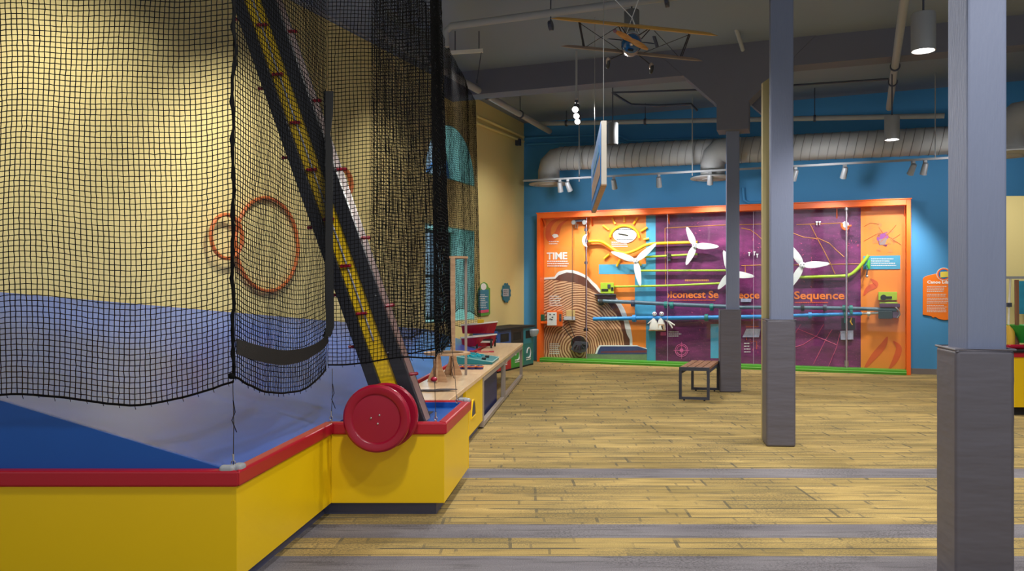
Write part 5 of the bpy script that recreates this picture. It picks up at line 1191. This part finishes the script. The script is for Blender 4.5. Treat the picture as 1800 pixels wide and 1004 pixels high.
for x0, y0, x1, y1 in ((1021, 42, 1095, 92), (1029, 83, 1088, 46), (1150, 54, 1195, 102), (1128, 94, 1209, 62)): strut(x0, y0, x1, y1, r=.0035, name='rigging_wire')
for x0, y0, x1, y1 in ((1088, 47, 1096, 65), (1142, 52, 1126, 70), (1092, 47, 1104, 64), (1138, 52, 1120, 64)): strut(x0, y0, x1, y1, .05, .02, name='cabane_strut')
for x0, y0, wx, wy in ((1096, 94, 1069, 109), (1124, 98, 1145, 118)):
    strut(x0, y0, wx, wy-3, -.05, -.12, name='gear_leg'); q_ = P(wx, wy, YB-.12)
    MB().lathe([(.02, -.014), (.042, -.016), (.05, -.008), (.05, .008), (.042, .016), (.02, .014)], q_-UP*.02, wr, 22).build('wheel', M_black, pb, smooth=True); MB().ball(q_+UP*.008, .03, 12, sq=(.8, 1.5, 1.3)).build('wheel_spat', M_tanw, pb, smooth=True)
ts = c_-wf*1.2+UP*.02
wing(ts-wr*.29, ts+wr*.29, .16, .012, 'tailplane', mat('dark blue tail', rgb(40, 60, 96), .4))
MB().prism([ts+wf*.05, ts-wf*.12, ts-wf*.14+wu*.17, ts-wf*.02+wu*.19], wr*.008).build('tail_fin', MATS['dark blue tail'], pb)
MB().lathe([(.06, 0), (.055, .03), (.03, .05), (1e-4, .055)], c_-wf*.42+wu*.085, wu, 16).build('cockpit_cover', mat('pale windscreen', rgb(170, 190, 205), .2), pb, smooth=True)
cx_ = P(1110, 32, YB)
for x0, y0, x1, y1 in ((1111, 31, 1080, -2), (1111, 31, 1123, -2)): 
    MB().tube([P(x0, y0, YB), P(x0, y0, YB).lerp(P(x1, y1, YB), 1.0), P(x0, y0, YB)+(P(x1, y1, YB)-P(x0, y0, YB))*((CZ-P(x0, y0, YB).z)/(P(x1, y1, YB).z-P(x0, y0, YB).z))], .005, 6).build('hanging_cord', M_white, pb)
for x1, y1 in ((1101.5, 58), (1118, 55), (1123, 59)): MB().tube([P(1111, 31, YB), P(x1, y1, YB-.05)], .004, 6).build('hanging_cord', M_white, pb)
# ------------------------------------------------------------------ outdoors seen through the windows
ob = MB().prism([TL(TC-6, -.5, 7), TL(TC+9, -.5, 7), TL(TC+9, 4.3, 7), TL(TC-6, 4.3, 7)], -EW*.3)
mb_, nt, N, L, bs = nodes_of('outdoor brick')
br = N.new('ShaderNodeTexBrick'); br.inputs['Scale'].default_value = 4; br.inputs['Color1'].default_value = rgb(176, 120, 104); br.inputs['Color2'].default_value = rgb(150, 98, 86); br.inputs['Mortar'].default_value = rgb(190, 180, 170)
tc = N.new('ShaderNodeTexCoord'); mp = N.new('ShaderNodeMapping'); mp.inputs['Rotation'].default_value = (math.pi/2, 0, 0); L.new(tc.outputs['Object'], mp.inputs[0]); L.new(mp.outputs[0], br.inputs[0]); L.new(br.outputs[0], bs.inputs[0])
struct(ob.build('exterior_brick_wall', mb_))
q_ = TL(TC+.9, 0, 2.2); bt = thing('garden_shrub', 'green shrub outside the tall window', 'shrub', q_)
MB().cyl(q_-UP*.3, q_+UP*.8, .04, 8).build('stem', M_benchw, bt); b = MB(); r2 = random.Random(3)
for k in range(500):
    d = V((r2.gauss(0, 1), r2.gauss(0, 1), r2.gauss(0, 1))).normalized()*r2.uniform(.3, .75)+q_+UP*1.2; u = V((r2.gauss(0, 1), r2.gauss(0, 1), r2.gauss(0, 1))).normalized()*.07; w_ = u.cross(V((r2.gauss(0, 1), 1, .3))).normalized()*.035
    b.add([d-u, d+w_, d+u, d-w_], [(0, 1, 2, 3)])
b.build('foliage', mat('leaf green', rgb(90, 170, 60), .6, var=.3), bt)
# ------------------------------------------------------------------ light
wd = bpy.data.worlds.new('world'); sc.world = wd; wd.use_nodes = True
bg = wd.node_tree.nodes['Background']; bg.inputs[0].default_value = (.84, .92, 1.0, 1); bg.inputs[1].default_value = .62
struct(MB().box((12.2, 5.5, CZ/2), .2, 14.5, CZ).build('wall_right_blocker', mat('pale grey wall paint', rgb(190, 190, 186), .8)))  # unseen wall, added to block sky light from the open side
# unseen pendant rows, plus bare lamps added to brighten floor, sign and partition
for (x, y, zz, pw) in ((-.2, 2.6, 4.2, 230), (2.6, 2.2, 4.2, 210), (4.9, 6.0, 4.0, 210), (2.0, 5.0, 4.2, 230), (.25, 7.0, 4.6, 240), (5.4, 9.6, 4.2, 220), (1.9, 12.6, 4.2, 220), (7.6, 9.4, 4.2, 90)):
    spotlight('pendant_and_fill_bulb', V((x, y, zz)), V((0, 0, -1)), pw, 140, .5, .12, (1, .97, .92))
# wall washers over the tray, hung from the net pipes
for (x, y, t_, z_, pw) in ((-2.3, 5.6, 10.6, 2.2, 300), (-1.6, 7.6, 8.4, 2.0, 300), (-.6, 10.5, 5.4, 2.2, 120), (.9, 13.6, 1.6, 1.2, 150)):
    q_ = V((x, y, 4.5)); spotlight('unseen_wall_wash', q_, TL(t_, z_)-q_, pw, 85, .9, .08, (1, .96, .88))
q_ = V((-.2, 2.0, 4.3)); spotlight('conveyor_fill', q_, V((-1.35, 5.5, 2.3))-q_, 170, 60, .9, .08, (1, .97, .92))  # unseen spot added to lift the dark upper conveyor
# bare spots without fixtures, added to brighten the blue wall
for s_ in (1.2, 3.4, 5.6, 7.8):
    q_ = LF+EW*s_-ED*1.6+UP*3.42; spotlight('unseen_wall_wash', q_, WALLP+EW*s_+UP*3.1-q_, 42, 120, .9, .1, (.97, .98, 1))
# daylight at the two windows
def window_light(t_, z_, sx, sy, pw):
    l = bpy.data.lights.new('window_daylight', 'AREA'); l.shape = 'RECTANGLE'; l.size = sx; l.size_y = sy; l.energy = pw; l.color = (.78, .9, 1)
    o = bpy.data.objects.new('window_daylight', l); COL.objects.link(o); o.location = TL(t_, z_, .8); o.rotation_euler = EW.to_track_quat('-Z', 'Y').to_euler()
window_light(TC, 1.78, 1.7, 1.5, 48); window_light(TC, 3.85, 1.6, .8, 26)
sc.cycles.max_bounces = 8; sc.cycles.transparent_max_bounces = 16; sc.cycles.use_denoising = True
sc.cycles.sample_clamp_indirect = 4.0
